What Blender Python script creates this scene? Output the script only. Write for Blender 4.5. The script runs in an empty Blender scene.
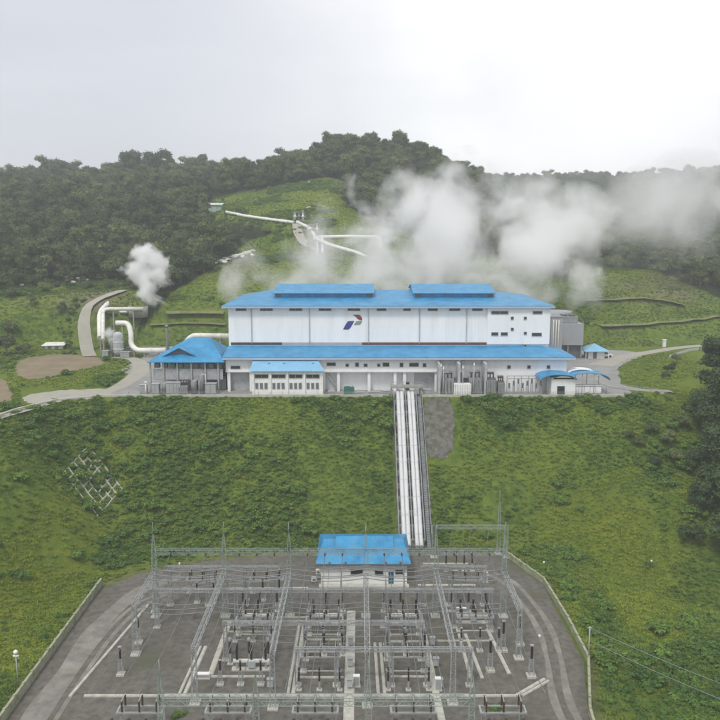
import bpy, bmesh, math, random
import numpy as np
from mathutils import Vector, Matrix
R = math.radians
random.seed(7); rng = np.random.default_rng(7)
scene = bpy.context.scene
C = scene.collection

# ------------------------------------------------------------------ camera
F = 790.0                       # focal length in pixels of a 720 px wide picture
CAMZ = 34.5
PITCH = math.atan((360-235)/F)
SP, CP = math.sin(PITCH), math.cos(PITCH)
cam_d = bpy.data.cameras.new('camera'); cam = bpy.data.objects.new('camera', cam_d); C.objects.link(cam)
cam_d.sensor_width = 36; cam_d.lens = 36*F/720; cam_d.clip_end = 12000; cam_d.clip_start = 1
cam.location = (0, 0, CAMZ); cam.rotation_euler = (math.pi/2-PITCH, 0, 0)
scene.camera = cam

# ------------------------------------------------------------------ light
SUN_EL, SUN_AZ = R(58), R(205)          # azimuth measured clockwise from +Y
world = bpy.data.worlds.new('World'); scene.world = world; world.use_nodes = True
wn, wl = world.node_tree.nodes, world.node_tree.links
wn.clear()
def N(nodes, t, **k):
    n = nodes.new(t)
    for a, b in k.items(): setattr(n, a, b)
    return n
wo = N(wn, 'ShaderNodeOutputWorld')
sky = N(wn, 'ShaderNodeTexSky', sky_type='NISHITA', sun_disc=False, sun_elevation=SUN_EL, sun_rotation=SUN_AZ)
b1 = N(wn, 'ShaderNodeBackground'); b1.inputs[1].default_value = 0.10
wl.new(sky.outputs[0], b1.inputs[0])
tc = N(wn, 'ShaderNodeTexCoord')
mp = N(wn, 'ShaderNodeMapping'); mp.inputs['Scale'].default_value = (1.5, 1.5, 4.2); mp.inputs['Location'].default_value = (.35, .1, .2)
wl.new(tc.outputs['Generated'], mp.inputs[0])
nz = N(wn, 'ShaderNodeTexNoise'); nz.inputs['Scale'].default_value = 1.7; nz.inputs['Detail'].default_value = 5; nz.inputs['Roughness'].default_value = .48
nz.inputs['Distortion'].default_value = .25
wl.new(mp.outputs[0], nz.inputs[0])
cr = N(wn, 'ShaderNodeValToRGB')
cr.color_ramp.elements[0].position = .36; cr.color_ramp.elements[0].color = (.50, .51, .545, 1)
cr.color_ramp.elements[1].position = .62; cr.color_ramp.elements[1].color = (.73, .73, .735, 1)
e = cr.color_ramp.elements.new(.50); e.color = (.60, .61, .63, 1)
wl.new(nz.outputs[0], cr.inputs[0])
# a bright gap in the cloud deck ahead, darker bank low on the left
dirn = Vector((110/790, 1, (235-85)/790)).normalized()
dt = N(wn, 'ShaderNodeVectorMath', operation='DOT_PRODUCT'); dt.inputs[1].default_value = dirn
nrm = N(wn, 'ShaderNodeVectorMath', operation='NORMALIZE'); wl.new(tc.outputs['Generated'], nrm.inputs[0])
wl.new(nrm.outputs[0], dt.inputs[0])
mr = N(wn, 'ShaderNodeMapRange', interpolation_type='SMOOTHSTEP'); mr.inputs[1].default_value = .90; mr.inputs[2].default_value = 1.0
mr.inputs[3].default_value = 0; mr.inputs[4].default_value = 1.3
wl.new(dt.outputs['Value'], mr.inputs[0])
nz2 = N(wn, 'ShaderNodeTexNoise'); nz2.inputs['Scale'].default_value = 3.6; nz2.inputs['Detail'].default_value = 5; nz2.inputs['Distortion'].default_value = .4
wl.new(tc.outputs['Generated'], nz2.inputs[0])
mm = N(wn, 'ShaderNodeMath', operation='MULTIPLY', use_clamp=True); wl.new(mr.outputs[0], mm.inputs[0]); wl.new(nz2.outputs[0], mm.inputs[1])
mxb = N(wn, 'ShaderNodeMix', data_type='RGBA'); wl.new(mm.outputs[0], mxb.inputs['Factor'])
wl.new(cr.outputs[0], mxb.inputs[6]); mxb.inputs[7].default_value = (.90, .90, .90, 1)
dirl = Vector((-.38, 1, .13)).normalized()
dt2 = N(wn, 'ShaderNodeVectorMath', operation='DOT_PRODUCT'); dt2.inputs[1].default_value = dirl
wl.new(nrm.outputs[0], dt2.inputs[0])
mr2 = N(wn, 'ShaderNodeMapRange', interpolation_type='SMOOTHSTEP'); mr2.inputs[1].default_value = .88; mr2.inputs[2].default_value = 1.0; mr2.inputs[4].default_value = .8
wl.new(dt2.outputs['Value'], mr2.inputs[0])
mxc = N(wn, 'ShaderNodeMix', data_type='RGBA'); wl.new(mr2.outputs[0], mxc.inputs['Factor'])
wl.new(mxb.outputs[2], mxc.inputs[6]); mxc.inputs[7].default_value = (.47, .485, .535, 1)
b2 = N(wn, 'ShaderNodeBackground'); wl.new(mxc.outputs[2], b2.inputs[0]); b2.inputs[1].default_value = 1.0
ms = N(wn, 'ShaderNodeMixShader'); ms.inputs[0].default_value = .95
wl.new(b1.outputs[0], ms.inputs[1]); wl.new(b2.outputs[0], ms.inputs[2]); wl.new(ms.outputs[0], wo.inputs[0])

sl = bpy.data.lights.new('sun', 'SUN'); sl.energy = 1.5; sl.angle = R(14); sl.color = (1, .965, .9)
so = bpy.data.objects.new('sun', sl); C.objects.link(so)
sd = Vector((math.sin(SUN_AZ)*math.cos(SUN_EL), math.cos(SUN_AZ)*math.cos(SUN_EL), math.sin(SUN_EL)))
so.rotation_euler = sd.to_track_quat('Z', 'Y').to_euler(); so.location = (0, -50, 200)

scene.view_settings.view_transform = 'Standard'; scene.view_settings.look = 'None'
scene.view_settings.exposure = 0.55; scene.view_settings.gamma = 1
cy = scene.cycles
cy.use_denoising = True; cy.max_bounces = 10; cy.diffuse_bounces = 3; cy.glossy_bounces = 2; cy.volume_bounces = 8
cy.transparent_max_bounces = 8; cy.volume_step_rate = 1.6; cy.volume_max_steps = 96
cy.use_adaptive_sampling = True; cy.adaptive_threshold = 0.02; cy.caustics_reflective = False; cy.caustics_refractive = False

# ------------------------------------------------------------------ helpers
def ray(px, py):
    v = (py-360)/F
    return Vector(((px-360)/F, CP-v*SP, -(SP+v*CP)))
def at(px, py, y=None, z=None):
    d = ray(px, py)
    t = y/d.y if y is not None else (z-CAMZ)/d.z
    return Vector((d.x*t, d.y*t, CAMZ+d.z*t))
def proj(x, y, z):
    c = y*CP-(z-CAMZ)*SP
    up = y*SP+(z-CAMZ)*CP
    return 360+F*x/c, 360-F*up/c, c

def tag(o, label=None, cat=None, group=None, kind=None):
    if label: o['label'] = label
    if cat: o['category'] = cat
    if group: o['group'] = group
    if kind: o['kind'] = kind
    return o
def thing(name, label, cat, loc=(0, 0, 0), rz=0, group=None):
    o = bpy.data.objects.new(name, None); C.objects.link(o); o.location = loc; o.rotation_euler = (0, 0, rz)
    o.empty_display_size = .3
    return tag(o, label, cat, group)
def copy_tree(o, parent=None):
    c = o.copy(); C.objects.link(c); c.parent = parent
    if parent is not None: c.matrix_parent_inverse = o.matrix_parent_inverse
    for ch in list(o.children): copy_tree(ch, c)
    return c

class MB:
    """collects shapes, then links them as one mesh object"""
    def __init__(s): s.v = []; s.f = []; s.sm = []
    def add(s, vs, fs, smooth=False):
        b = len(s.v); s.v += [tuple(v) for v in vs]; s.f += [tuple(i+b for i in f) for f in fs]; s.sm += [smooth]*len(fs)
        return s
    def box(s, x0, x1, y0, y1, z0, z1):
        return s.add([(x0,y0,z0),(x1,y0,z0),(x1,y1,z0),(x0,y1,z0),(x0,y0,z1),(x1,y0,z1),(x1,y1,z1),(x0,y1,z1)],
              [(0,3,2,1),(4,5,6,7),(0,1,5,4),(1,2,6,5),(2,3,7,6),(3,0,4,7)])
    def bar(s, p, q, w, h=None):
        p, q = Vector(p), Vector(q); h = h or w
        d = (q-p).normalized(); u = d.cross(Vector((0,0,1)))
        if u.length < 1e-3: u = Vector((1,0,0))
        u.normalize(); n = u.cross(d)
        vs = [c+u*a*w/2+n*b*h/2 for c in (p, q) for a, b in ((-1,-1),(1,-1),(1,1),(-1,1))]
        return s.add(vs, [(0,1,2,3),(7,6,5,4),(0,4,5,1),(1,5,6,2),(2,6,7,3),(3,7,4,0)])
    def tube(s, pts, r, n=8, r1=None, cap=True):
        pts = [Vector(p) for p in pts]; rings = []
        base = len(s.v); m = len(pts)
        prev = None
        for i, p in enumerate(pts):
            a = pts[max(i-1, 0)]; b = pts[min(i+1, m-1)]
            d = (b-a).normalized()
            u = d.cross(Vector((0,0,1))) if prev is None else prev-d*prev.dot(d)
            if u.length < 1e-3: u = d.cross(Vector((1,0,0)))
            u.normalize(); prev = u; w = d.cross(u)
            rr = r if r1 is None else r+(r1-r)*i/max(m-1, 1)
            for k in range(n):
                t = 2*math.pi*k/n; s.v.append(tuple(p+(u*math.cos(t)+w*math.sin(t))*rr))
        for i in range(m-1):
            for k in range(n):
                k2 = (k+1) % n
                s.f.append((base+i*n+k, base+i*n+k2, base+(i+1)*n+k2, base+(i+1)*n+k)); s.sm.append(True)
        if cap:
            s.f.append(tuple(base+k for k in range(n-1, -1, -1))); s.sm.append(False)
            s.f.append(tuple(base+(m-1)*n+k for k in range(n))); s.sm.append(False)
        return s
    def lathe(s, c, prof, n=12):
        base = len(s.v); m = len(prof)
        for r, z in prof:
            for k in range(n):
                t = 2*math.pi*k/n; s.v.append((c[0]+r*math.cos(t), c[1]+r*math.sin(t), c[2]+z))
        for i in range(m-1):
            for k in range(n):
                k2 = (k+1) % n
                s.f.append((base+i*n+k, base+i*n+k2, base+(i+1)*n+k2, base+(i+1)*n+k)); s.sm.append(True)
        s.f.append(tuple(base+k for k in range(n-1, -1, -1))); s.sm.append(False)
        s.f.append(tuple(base+(m-1)*n+k for k in range(n))); s.sm.append(False)
        return s
    def prism(s, poly, d):
        """closed polygon (list of 3D points) swept by vector d"""
        n = len(poly); d = Vector(d); vs = [Vector(p) for p in poly]+[Vector(p)+d for p in poly]
        return s.add(vs, [tuple(range(n-1, -1, -1)), tuple(range(n, 2*n))]+[(i, (i+1) % n, n+(i+1) % n, n+i) for i in range(n)])
    def lattice(s, p, q, w, step=1.0, t=.08, w1=None):
        t = t*.62
        p, q = Vector(p), Vector(q); L = (q-p).length; d = (q-p)/L; w1 = w if w1 is None else w1
        u = d.cross(Vector((0,0,1)))
        if u.length < 1e-3: u = Vector((1,0,0))
        u.normalize(); n = u.cross(d); k = max(2, round(L/step))
        def c(i, a, b):
            ww = w+(w1-w)*i/k
            return p+d*(L*i/k)+u*a*ww/2+n*b*ww/2
        cs = ((-1,-1),(1,-1),(1,1),(-1,1))
        for a, b in cs: s.bar(c(0, a, b), c(k, a, b), t*1.3)
        for i in range(k):
            for j in range(4):
                a, b = cs[j], cs[(j+1) % 4]
                if (i+j) % 2: a, b = b, a
                s.bar(c(i, *a), c(i+1, *b), t*.7)
            for j in range(4):
                s.bar(c(i+1, *cs[j]), c(i+1, *cs[(j+1) % 4]), t*.6)
        return s
    def build(s, name, mat, parent=None, org=None, shift=True):
        """vertices are world coordinates when shift, local to the parent otherwise"""
        o3 = Vector(org) if org is not None else (Vector(parent.location) if parent is not None and shift else Vector((0,0,0)))
        me = bpy.data.meshes.new(name)
        me.from_pydata([(v[0]-o3.x, v[1]-o3.y, v[2]-o3.z) for v in s.v], [], s.f)
        me.polygons.foreach_set('use_smooth', s.sm); me.materials.append(mat); me.update()
        bm = bmesh.new(); bm.from_mesh(me); bmesh.ops.recalc_face_normals(bm, faces=bm.faces); bm.to_mesh(me); bm.free()
        o = bpy.data.objects.new(name, me); C.objects.link(o)
        if parent is not None: o.parent = parent
        elif org is not None: o.location = org
        return o

# ------------------------------------------------------------------ materials
MT = {}
def mat(name, col, rough=.7, metal=0.0, var=.12, scale=.6, bump=0.0, bscale=8, dirt=None, streak=0, coords='Object', ior=None, ridges=None, specular=None):
    m = bpy.data.materials.new(name); m.use_nodes = True; n, l = m.node_tree.nodes, m.node_tree.links
    bs = n['Principled BSDF']; bs.inputs['Roughness'].default_value = rough; bs.inputs['Metallic'].default_value = metal
    if specular is not None: bs.inputs['Specular IOR Level'].default_value = specular
    t = N(n, 'ShaderNodeTexCoord'); src = t.outputs[coords] if coords != 'Position' else N(n, 'ShaderNodeNewGeometry').outputs['Position']
    mpn = N(n, 'ShaderNodeMapping'); mpn.inputs['Scale'].default_value = (1, 1, 1 if not streak else 1/streak)
    l.new(src, mpn.inputs[0])
    z = N(n, 'ShaderNodeTexNoise'); z.inputs['Scale'].default_value = scale; z.inputs['Detail'].default_value = 6; z.inputs['Roughness'].default_value = .6
    l.new(mpn.outputs[0], z.inputs[0])
    r = N(n, 'ShaderNodeMapRange'); r.inputs[1].default_value = .3; r.inputs[2].default_value = .7; r.inputs[3].default_value = 1-var; r.inputs[4].default_value = 1+var
    l.new(z.outputs[0], r.inputs[0])
    mx = N(n, 'ShaderNodeVectorMath', operation='SCALE'); mx.inputs[0].default_value = col[:3]; l.new(r.outputs[0], mx.inputs['Scale'])
    out = mx.outputs[0]
    if dirt:
        z2 = N(n, 'ShaderNodeTexNoise'); z2.inputs['Scale'].default_value = dirt[1]; z2.inputs['Detail'].default_value = 8
        l.new(mpn.outputs[0], z2.inputs[0])
        r2 = N(n, 'ShaderNodeMapRange'); r2.inputs[1].default_value = .5; r2.inputs[2].default_value = .75; r2.inputs[4].default_value = dirt[2]
        l.new(z2.outputs[0], r2.inputs[0])
        m2 = N(n, 'ShaderNodeMix', data_type='RGBA'); l.new(r2.outputs[0], m2.inputs['Factor']); l.new(out, m2.inputs[6]); m2.inputs[7].default_value = (*dirt[0], 1)
        out = m2.outputs[2]
    l.new(out, bs.inputs['Base Color'])
    hsrc = None
    if ridges:      # pressed ribs of sheet metal
        wv = N(n, 'ShaderNodeTexWave', wave_type='BANDS', bands_direction=ridges[0], wave_profile='SIN'); wv.inputs['Scale'].default_value = ridges[1]
        l.new(src, wv.inputs[0]); hsrc = wv.outputs['Fac']
    elif bump:
        z3 = N(n, 'ShaderNodeTexNoise'); z3.inputs['Scale'].default_value = bscale; z3.inputs['Detail'].default_value = 4
        l.new(src, z3.inputs[0]); hsrc = z3.outputs[0]
    if hsrc is not None:
        bp = N(n, 'ShaderNodeBump'); bp.inputs['Strength'].default_value = bump or .5; bp.inputs['Distance'].default_value = .1
        l.new(hsrc, bp.inputs['Height']); l.new(bp.outputs[0], bs.inputs['Normal'])
    MT[name] = m
    return m
M = MT
mat('white_wall', (.82, .825, .84), .55, var=.05, scale=.25, dirt=((.60,.61,.61), .6, .38), streak=8, ridges=('X', 1.0), bump=.25)
mat('white_paint', (.78, .78, .77), .5, var=.05, scale=.8, dirt=((.5,.5,.46), 1.2, .4))
mat('blue_roof', (.028, .235, .46), .42, var=.25, scale=.5, dirt=((.10,.33,.52), .35, .6), ridges=('X', 1.3), bump=.35)
mat('blue_roof_pale', (.20, .42, .62), .45, var=.10, scale=.3, ridges=('X', 1.3), bump=.3)
mat('fascia', (.36, .44, .56), .5, var=.06)
mat('dark_glass', (.02, .025, .03), .15, var=.3, scale=1)
mat('brown_strip', (.10, .045, .05), .6, var=.2)
mat('dark_strip', (.035, .04, .05), .5, var=.2)
mat('grey_strip', (.36, .36, .40), .6, var=.1)
mat('concrete', (.30, .30, .27), .9, var=.15, scale=.7, bump=.2, dirt=((.20,.21,.16), .9, .6))
mat('pale_concrete', (.46, .45, .40), .9, var=.15, scale=.9, bump=.2, dirt=((.28,.28,.22), 1.3, .6))
mat('mossy_concrete', (.31, .32, .22), .95, var=.2, scale=.8, bump=.3, dirt=((.12,.16,.06), 1.0, .8))
mat('galv', (.36, .375, .375), .55, .2, var=.12, scale=1.2)
mat('galv_green', (.30, .36, .33), .55, .2, var=.15, scale=1.0)
mat('grey_clad', (.36, .37, .39), .55, .1, var=.06, scale=.4, ridges=('X', 2.2), bump=.4)
mat('grey_panel', (.42, .43, .45), .6, var=.12, scale=.8, dirt=((.22,.22,.22), 1.2, .6))
mat('grey_dark', (.12, .13, .14), .6, var=.2, scale=1)
mat('machine_grey', (.24, .26, .27), .5, .1, var=.25, scale=1)
mat('black_insul', (.028, .022, .02), .3, var=.3, scale=2)
mat('brown_insul', (.07, .035, .025), .3, var=.3, scale=2)
mat('pipe_white', (.72, .72, .68), .45, var=.08, scale=.5, dirt=((.45,.43,.38), .7, .5))
mat('pipe_silver', (.57, .58, .59), .6, .0, var=.14, scale=.5, dirt=((.42,.42,.41), .5, .6))
mat('green_paint', (.03, .14, .11), .5, var=.15)
mat('teal_door', (.015, .13, .20), .5, var=.1)
mat('wire', (.22, .23, .23), .5, .4, var=.1)
mat('logo_blue', (.03, .05, .22), .5, var=.05)
mat('logo_red', (.22, .045, .06), .5, var=.05)
mat('logo_green', (.22, .27, .24), .5, var=.05)
mat('bark', (.16, .13, .09), .9, var=.3, scale=2, bump=.5)
mat('rubber', (.02, .02, .02), .8)
mat('rock', (.60, .60, .57), .9, var=.2, scale=1, bump=.6, bscale=3)
mat('asphalt_worn', (.185, .178, .16), .9, var=.25, scale=.8, bump=.5, dirt=((.29,.275,.235), .3, .9), coords='Position')
mat('road_pale', (.33, .315, .27), .92, var=.15, scale=.3, bump=.2, dirt=((.28,.25,.19), .3, .6), coords='Position')
mat('yard', (.25, .25, .245), .9, var=.15, scale=.25, bump=.2, dirt=((.33,.33,.30), .2, .7), coords='Position')
mat('gravel', (.122, .113, .098), .95, var=.35, scale=1.1, bump=1.0, bscale=5, dirt=((.085,.088,.055), .16, .85), coords='Position')
mat('dirt', (.21, .16, .105), .95, var=.22, scale=.2, bump=.4, dirt=((.15,.15,.07), .22, .8), coords='Position')
mat('mud_grey', (.115, .11, .095), .95, var=.5, scale=.8, bump=1.0, bscale=3, dirt=((.045,.065,.025), .7, .9), coords='Position')

def leaf_mat(name, a, b, rnd=.5, pos=.05):
    m = bpy.data.materials.new(name); m.use_nodes = True; n, l = m.node_tree.nodes, m.node_tree.links
    bs = n['Principled BSDF']; bs.inputs['Roughness'].default_value = .6; bs.inputs['Specular IOR Level'].default_value = .25
    oi = N(n, 'ShaderNodeObjectInfo'); g = N(n, 'ShaderNodeNewGeometry')
    z = N(n, 'ShaderNodeTexNoise'); z.inputs['Scale'].default_value = pos; z.inputs['Detail'].default_value = 3; l.new(g.outputs['Position'], z.inputs[0])
    z2 = N(n, 'ShaderNodeTexNoise'); z2.inputs['Scale'].default_value = .9; z2.inputs['Detail'].default_value = 2; l.new(g.outputs['Position'], z2.inputs[0])
    a1 = N(n, 'ShaderNodeMapRange'); a1.inputs[1].default_value = .3; a1.inputs[2].default_value = .7; a1.inputs[3].default_value = 0; a1.inputs[4].default_value = 1-rnd
    l.new(z.outputs[0], a1.inputs[0])
    a2 = N(n, 'ShaderNodeMath', operation='MULTIPLY_ADD'); a2.inputs[1].default_value = rnd; l.new(oi.outputs['Random'], a2.inputs[0]); l.new(a1.outputs[0], a2.inputs[2])
    mx = N(n, 'ShaderNodeMix', data_type='RGBA'); mx.inputs[6].default_value = (*a, 1); mx.inputs[7].default_value = (*b, 1); l.new(a2.outputs[0], mx.inputs['Factor'])
    r = N(n, 'ShaderNodeMapRange'); r.inputs[1].default_value = .3; r.inputs[2].default_value = .7; r.inputs[3].default_value = .75; r.inputs[4].default_value = 1.25; l.new(z2.outputs[0], r.inputs[0])
    sc = N(n, 'ShaderNodeVectorMath', operation='SCALE'); l.new(mx.outputs[2], sc.inputs[0]); l.new(r.outputs[0], sc.inputs['Scale'])
    l.new(sc.outputs[0], bs.inputs['Base Color'])
    MT[name] = m
    return m
leaf_mat('leaf_forest', (.028, .056, .022), (.15, .185, .062), .85)
leaf_mat('leaf_dark', (.030, .055, .022), (.065, .100, .034), .6)
leaf_mat('leaf_shrub', (.045, .110, .022), (.15, .235, .042), .4, .06)
leaf_mat('leaf_grass', (.066, .132, .020), (.195, .245, .038), .25, .075)
leaf_mat('leaf_fresh', (.13, .20, .020), (.25, .30, .036), .3, .08)

# ------------------------------------------------------------------ terrain
def sstep(a, b, t):
    u = np.clip((t-a)/(b-a), 0, 1); return u*u*(3-2*u)
def inpoly(x, y, poly):
    r = np.zeros(np.shape(x), bool); n = len(poly)
    for i in range(n):
        x0, y0 = poly[i]; x1, y1 = poly[(i+1) % n]
        c = ((y0 > y) != (y1 > y))
        with np.errstate(divide='ignore', invalid='ignore'):
            r ^= c & (x < (x1-x0)*(y-y0)/((y1-y0) if y1 != y0 else 1e-9)+x0)
    return r
def dline(x, y, pts, closed=False):
    d = np.full(np.shape(x), 1e9); n = len(pts)
    for i in range(n if closed else n-1):
        x0, y0 = pts[i]; x1, y1 = pts[(i+1) % n]; dx, dy = x1-x0, y1-y0
        t = np.clip(((x-x0)*dx+(y-y0)*dy)/(dx*dx+dy*dy), 0, 1)
        d = np.minimum(d, np.hypot(x-x0-t*dx, y-y0-t*dy))
    return d
_g = rng.random((64, 64, 2))
def vnoise(x, y, s):
    x = x/s; y = y/s; xi = np.floor(x).astype(int); yi = np.floor(y).astype(int); fx = x-xi; fy = y-yi
    fx = fx*fx*(3-2*fx); fy = fy*fy*(3-2*fy); g = _g[..., 0]
    a = g[xi % 64, yi % 64]; b = g[(xi+1) % 64, yi % 64]; c = g[xi % 64, (yi+1) % 64]; d = g[(xi+1) % 64, (yi+1) % 64]
    return (a+(b-a)*fx)*(1-fy)+(c+(d-c)*fx)*fy-.5
PADZ = -22.5
EDGE = [(-400, 40), (-140, 92), (-84, 118), (-70.5, 140), (-67.5, 155), (-62, 164), (-52, 166.5), (57, 166.5), (63, 169.5), (78, 182), (95, 205), (112, 238), (200, 252), (600, 300)]
FRONT = EDGE+[(600, -300), (-400, -300)]
PLAT = EDGE+[(600, 310), (300, 268), (120, 254), (70, 240), (-50, 236), (-95, 232), (-140, 205), (-400, 160)]
PAD = [(-42.5, 0), (-42.5, 122), (-38, 127.5), (-27, 133), (-10, 136.6), (20, 137.6), (26, 135), (30.6, 123), (30.6, 99), (27.5, 86), (25, 0)]
CT = []
def cp(px, py, y, dz=0):
    p = at(px, py, y=y); CT.append((p.x, p.y, p.z+dz))
for x in (-400, -250, -140, -95, -50, 0, 50, 75, 120, 200, 300): CT.append((x, 232 if x > -120 else 190, 0.0))
for a in [(-60,300,250),(0,300,252),(60,300,252),(120,300,250),(0,268,300,-8),(70,268,300,-8),(130,272,290,-8),(-60,240,330,-8),(0,232,350,-8),(80,232,350,-8),(150,235,350,-8),
          (0,197,440,-10),(70,195,440,-11),(140,196,440,-11),(195,187,450,-11),(-120,190,450,-10),
          (170,300,256),(235,300,256),(200,262,300,0),(250,245,325),(230,212,370),(300,222,345),(300,262,290),(330,262,290),(260,290,262),(340,245,318),(400,240,330),
          (320,182,430,0),(260,186,430,-4),(350,190,410),(270,160,500,-9),(310,146,510,-9),(350,137,520,-9),(395,137,520,-9),(430,147,505,-9),(455,160,500,-9),(482,184,480,-9),(380,205,380,-7),(420,215,380,-8),(240,165,480,-9),
          (400,285,270),(470,285,280),(480,230,420,-8),(520,215,560,-8),(520,285,300),
          (575,272,312),(610,267,322),(645,272,322),(690,288,312),(725,302,300),(600,300,280),(680,318,276),(575,320,262),(640,326,262),(720,328,268),(780,325,280),
          (560,262,420,-8),(640,262,440,-8),(700,256,450,-8),(760,250,460,-8)]: cp(*a)
for a in [(-300,190,900,-20),(-100,185,900,-20),(60,183,900,-20),(200,185,900,-20),(360,180,900,-20),(480,188,880,-8),(540,189,900,-20),(600,195,900,-20),(680,187,900,-20),(760,185,900,-20),(900,175,900,-20),
          (600,235,620,-8),(700,240,620,-8),(500,225,650,-8),
          (100,177,1600,-20),(-200,177,1600,-20),(400,177,1600,-20),(540,177,1500,-20),(620,173,1500,-20),(700,172,1500,-20),(850,170,1500,-20),]: cp(*a)
CT += [(-1500, 300, 40), (-1500, 1500, 100), (1500, 300, -40), (1500, 1500, 100), (500, 350, 20), (-500, 300, 40), (-500, 450, 70), (0, 3500, 105), (-3000, 3500, 100), (3000, 3500, 100)]
CT = np.array(CT)
def tps_fit(P):
    S = 100.0; X = P[:, :2]/S; n = len(P)
    d = np.hypot(X[:, None, 0]-X[None, :, 0], X[:, None, 1]-X[None, :, 1])
    K = np.sqrt(d*d+.004)            # smoothed cone kernel: a thin plate would overshoot
    A = np.zeros((n+3, n+3)); A[:n, :n] = -K+np.eye(n)*1e-3; A[:n, n] = 1; A[:n, n+1:] = X; A[n, :n] = 1; A[n+1:, :n] = X.T
    return X, np.linalg.solve(A, np.r_[P[:, 2], 0, 0, 0])
TX, TW = tps_fit(CT)
def tps(x, y):
    x = np.asarray(x, float)/100; y = np.asarray(y, float)/100; r = np.full(x.shape, TW[-3])+TW[-2]*x+TW[-1]*y
    for i in range(len(TX)):      # smoothed cone kernel
        r -= TW[i]*np.sqrt((x-TX[i, 0])**2+(y-TX[i, 1])**2+.004)
    return r
def H(x, y):
    x = np.asarray(x, float); y = np.asarray(y, float)
    front = inpoly(x, y, FRONT); dE = dline(x, y, EDGE)
    # embankment
    W = 28.5+34*sstep(32, 85, x)+4*sstep(-45, -75, x)
    D = 22.5+6*sstep(35, 90, x)
    u = dE/W
    S = np.clip(u, 0, 1)
    S = S-.055*np.sin(2*np.pi*np.clip(u, 0, 1))
    ze = -D*S-.04*np.maximum(dE-W, 0)
    bench = sstep(36, 60, x)*(2.4*np.exp(-((u-.62)/.10)**2)-2.0*np.exp(-((u-.40)/.09)**2))
    rough = vnoise(x, y, 9)*2.0+vnoise(x+50, y, 4)*1.1+vnoise(x, y+31, 2)*.45
    amp = sstep(0, 5, dE)
    ze = ze+(bench+rough*.75)*amp
    # graded corridor under the pipe run
    wc = sstep(5.2, 6.6, x)*(1-sstep(20.5, 22.5, x))*sstep(136.5, 138.5, y)
    wc = np.where(x > 14.5, wc*sstep(151, 155, y), wc)
    ze = ze*(1-wc)+wc*np.clip(-22.5*(166.5-y)/28.5-.35, -22.5, 0)
    dpad = dline(x, y, PAD, True); ipad = inpoly(x, y, PAD)
    wp = np.where(ipad, 0, sstep(.6, 7, dpad))
    ze = PADZ*(1-wp)+ze*wp
    # hills behind
    dP = np.where(inpoly(x, y, PLAT), 0, dline(x, y, PLAT, True))
    zt = tps(x, y)
    hill = zt*sstep(0, 16, dP)
    hh = 6.5
    q = hill/hh; st = (np.floor(q)+sstep(.30, .95, q-np.floor(q)))*hh
    ter = np.maximum(sstep(40, 60, x)*(1-sstep(345, 370, y))*(1-sstep(0, 30, y-345)), .75*sstep(-85, -70, x)*(1-sstep(275, 300, y))*sstep(0, 8, -5-x))
    hill = hill*(1-.9*ter)+st*.9*ter
    far = np.clip((y-260)/200, 0, 1)*(1+np.clip((y-900)/900, 0, 3))
    hill = hill+(vnoise(x, y, 45)*10*far+vnoise(x, y, 17)*3.2*np.clip(dP/60, 0, 1)*(1-.7*ter)+vnoise(x, y, 6)*.8*np.clip(dP/20, 0, 1)+vnoise(x+9, y, 160)*22*np.clip((y-700)/600, 0, 1)*np.clip((y-700)/600, 0, 1))
    return np.where(front, ze, hill)

def axis(spans):
    r = []
    for a, b, s in spans: r += list(np.arange(a, b, s))
    return np.array(r+[spans[-1][1]])
xs = axis([(-2600, -700, 95), (-700, -260, 22), (-260, -100, 5), (-100, 125, .75), (125, 260, 3.5), (260, 700, 15), (700, 2600, 95)])
ys = axis([(-60, 70, 10), (70, 172, .75), (172, 230, 2), (230, 340, 1.6), (340, 560, 4.5), (560, 1200, 14), (1200, 2600, 70)])
GX, GY = np.meshgrid(xs, ys); GZ = H(GX, GY)
nx, ny = len(xs), len(ys)
def grid_mesh(name, X, Y, Z):
    ny, nx = X.shape
    me = bpy.data.meshes.new(name); me.vertices.add(nx*ny)
    me.vertices.foreach_set('co', np.stack([X, Y, Z], -1).astype(np.float32).ravel())
    i = np.arange(ny*nx).reshape(ny, nx); q = np.stack([i[:-1, :-1], i[:-1, 1:], i[1:, 1:], i[1:, :-1]], -1).reshape(-1, 4)
    me.loops.add(q.size); me.polygons.add(len(q))
    me.loops.foreach_set('vertex_index', q.ravel().astype(np.int32))
    me.polygons.foreach_set('loop_start', np.arange(0, q.size, 4, dtype=np.int32))
    me.polygons.foreach_set('use_smooth', np.ones(len(q), bool)); me.update(calc_edges=True)
    return me
gme = grid_mesh('ground', GX, GY, GZ)
# zones in the ground cover: R bare earth, G fresh pale grass, B forest floor
GRASS_IMG = [[(-400,372),(-400,300),(0,292),(40,286),(120,280),(150,300),(130,345)],
             [(125,352),(172,292),(215,268),(250,240),(296,228),(222,214),(212,198),(262,190),(325,177),(358,181),(345,205),(385,226),(440,240),(620,300),(620,352)],
             [(205,206),(222,203),(262,212),(300,214),(302,238),(262,226),(236,222),(206,216)],
             [(555,352),(570,268),(640,264),(725,300),(900,312),(900,352)]]
def grassy(x, y, z):
    px, py, c = proj(x, y, z); g = np.zeros(np.shape(x), bool)
    for P_ in GRASS_IMG: g |= inpoly(px, py, P_)
    return g & (y < 445)
PXg, PYg, _ = proj(GX, GY, GZ)
front_m = inpoly(GX, GY, FRONT)
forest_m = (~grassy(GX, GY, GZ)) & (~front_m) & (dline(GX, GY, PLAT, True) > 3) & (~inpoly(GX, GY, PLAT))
def blob(px, py, rx, ry): return np.exp(-(((PXg-px)/rx)**2+((PYg-py)/ry)**2))
nz1 = vnoise(GX, GY, 12)+.5; nz2_ = vnoise(GX+7, GY+3, 5)+.5
Rr = np.zeros(GX.shape)
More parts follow.
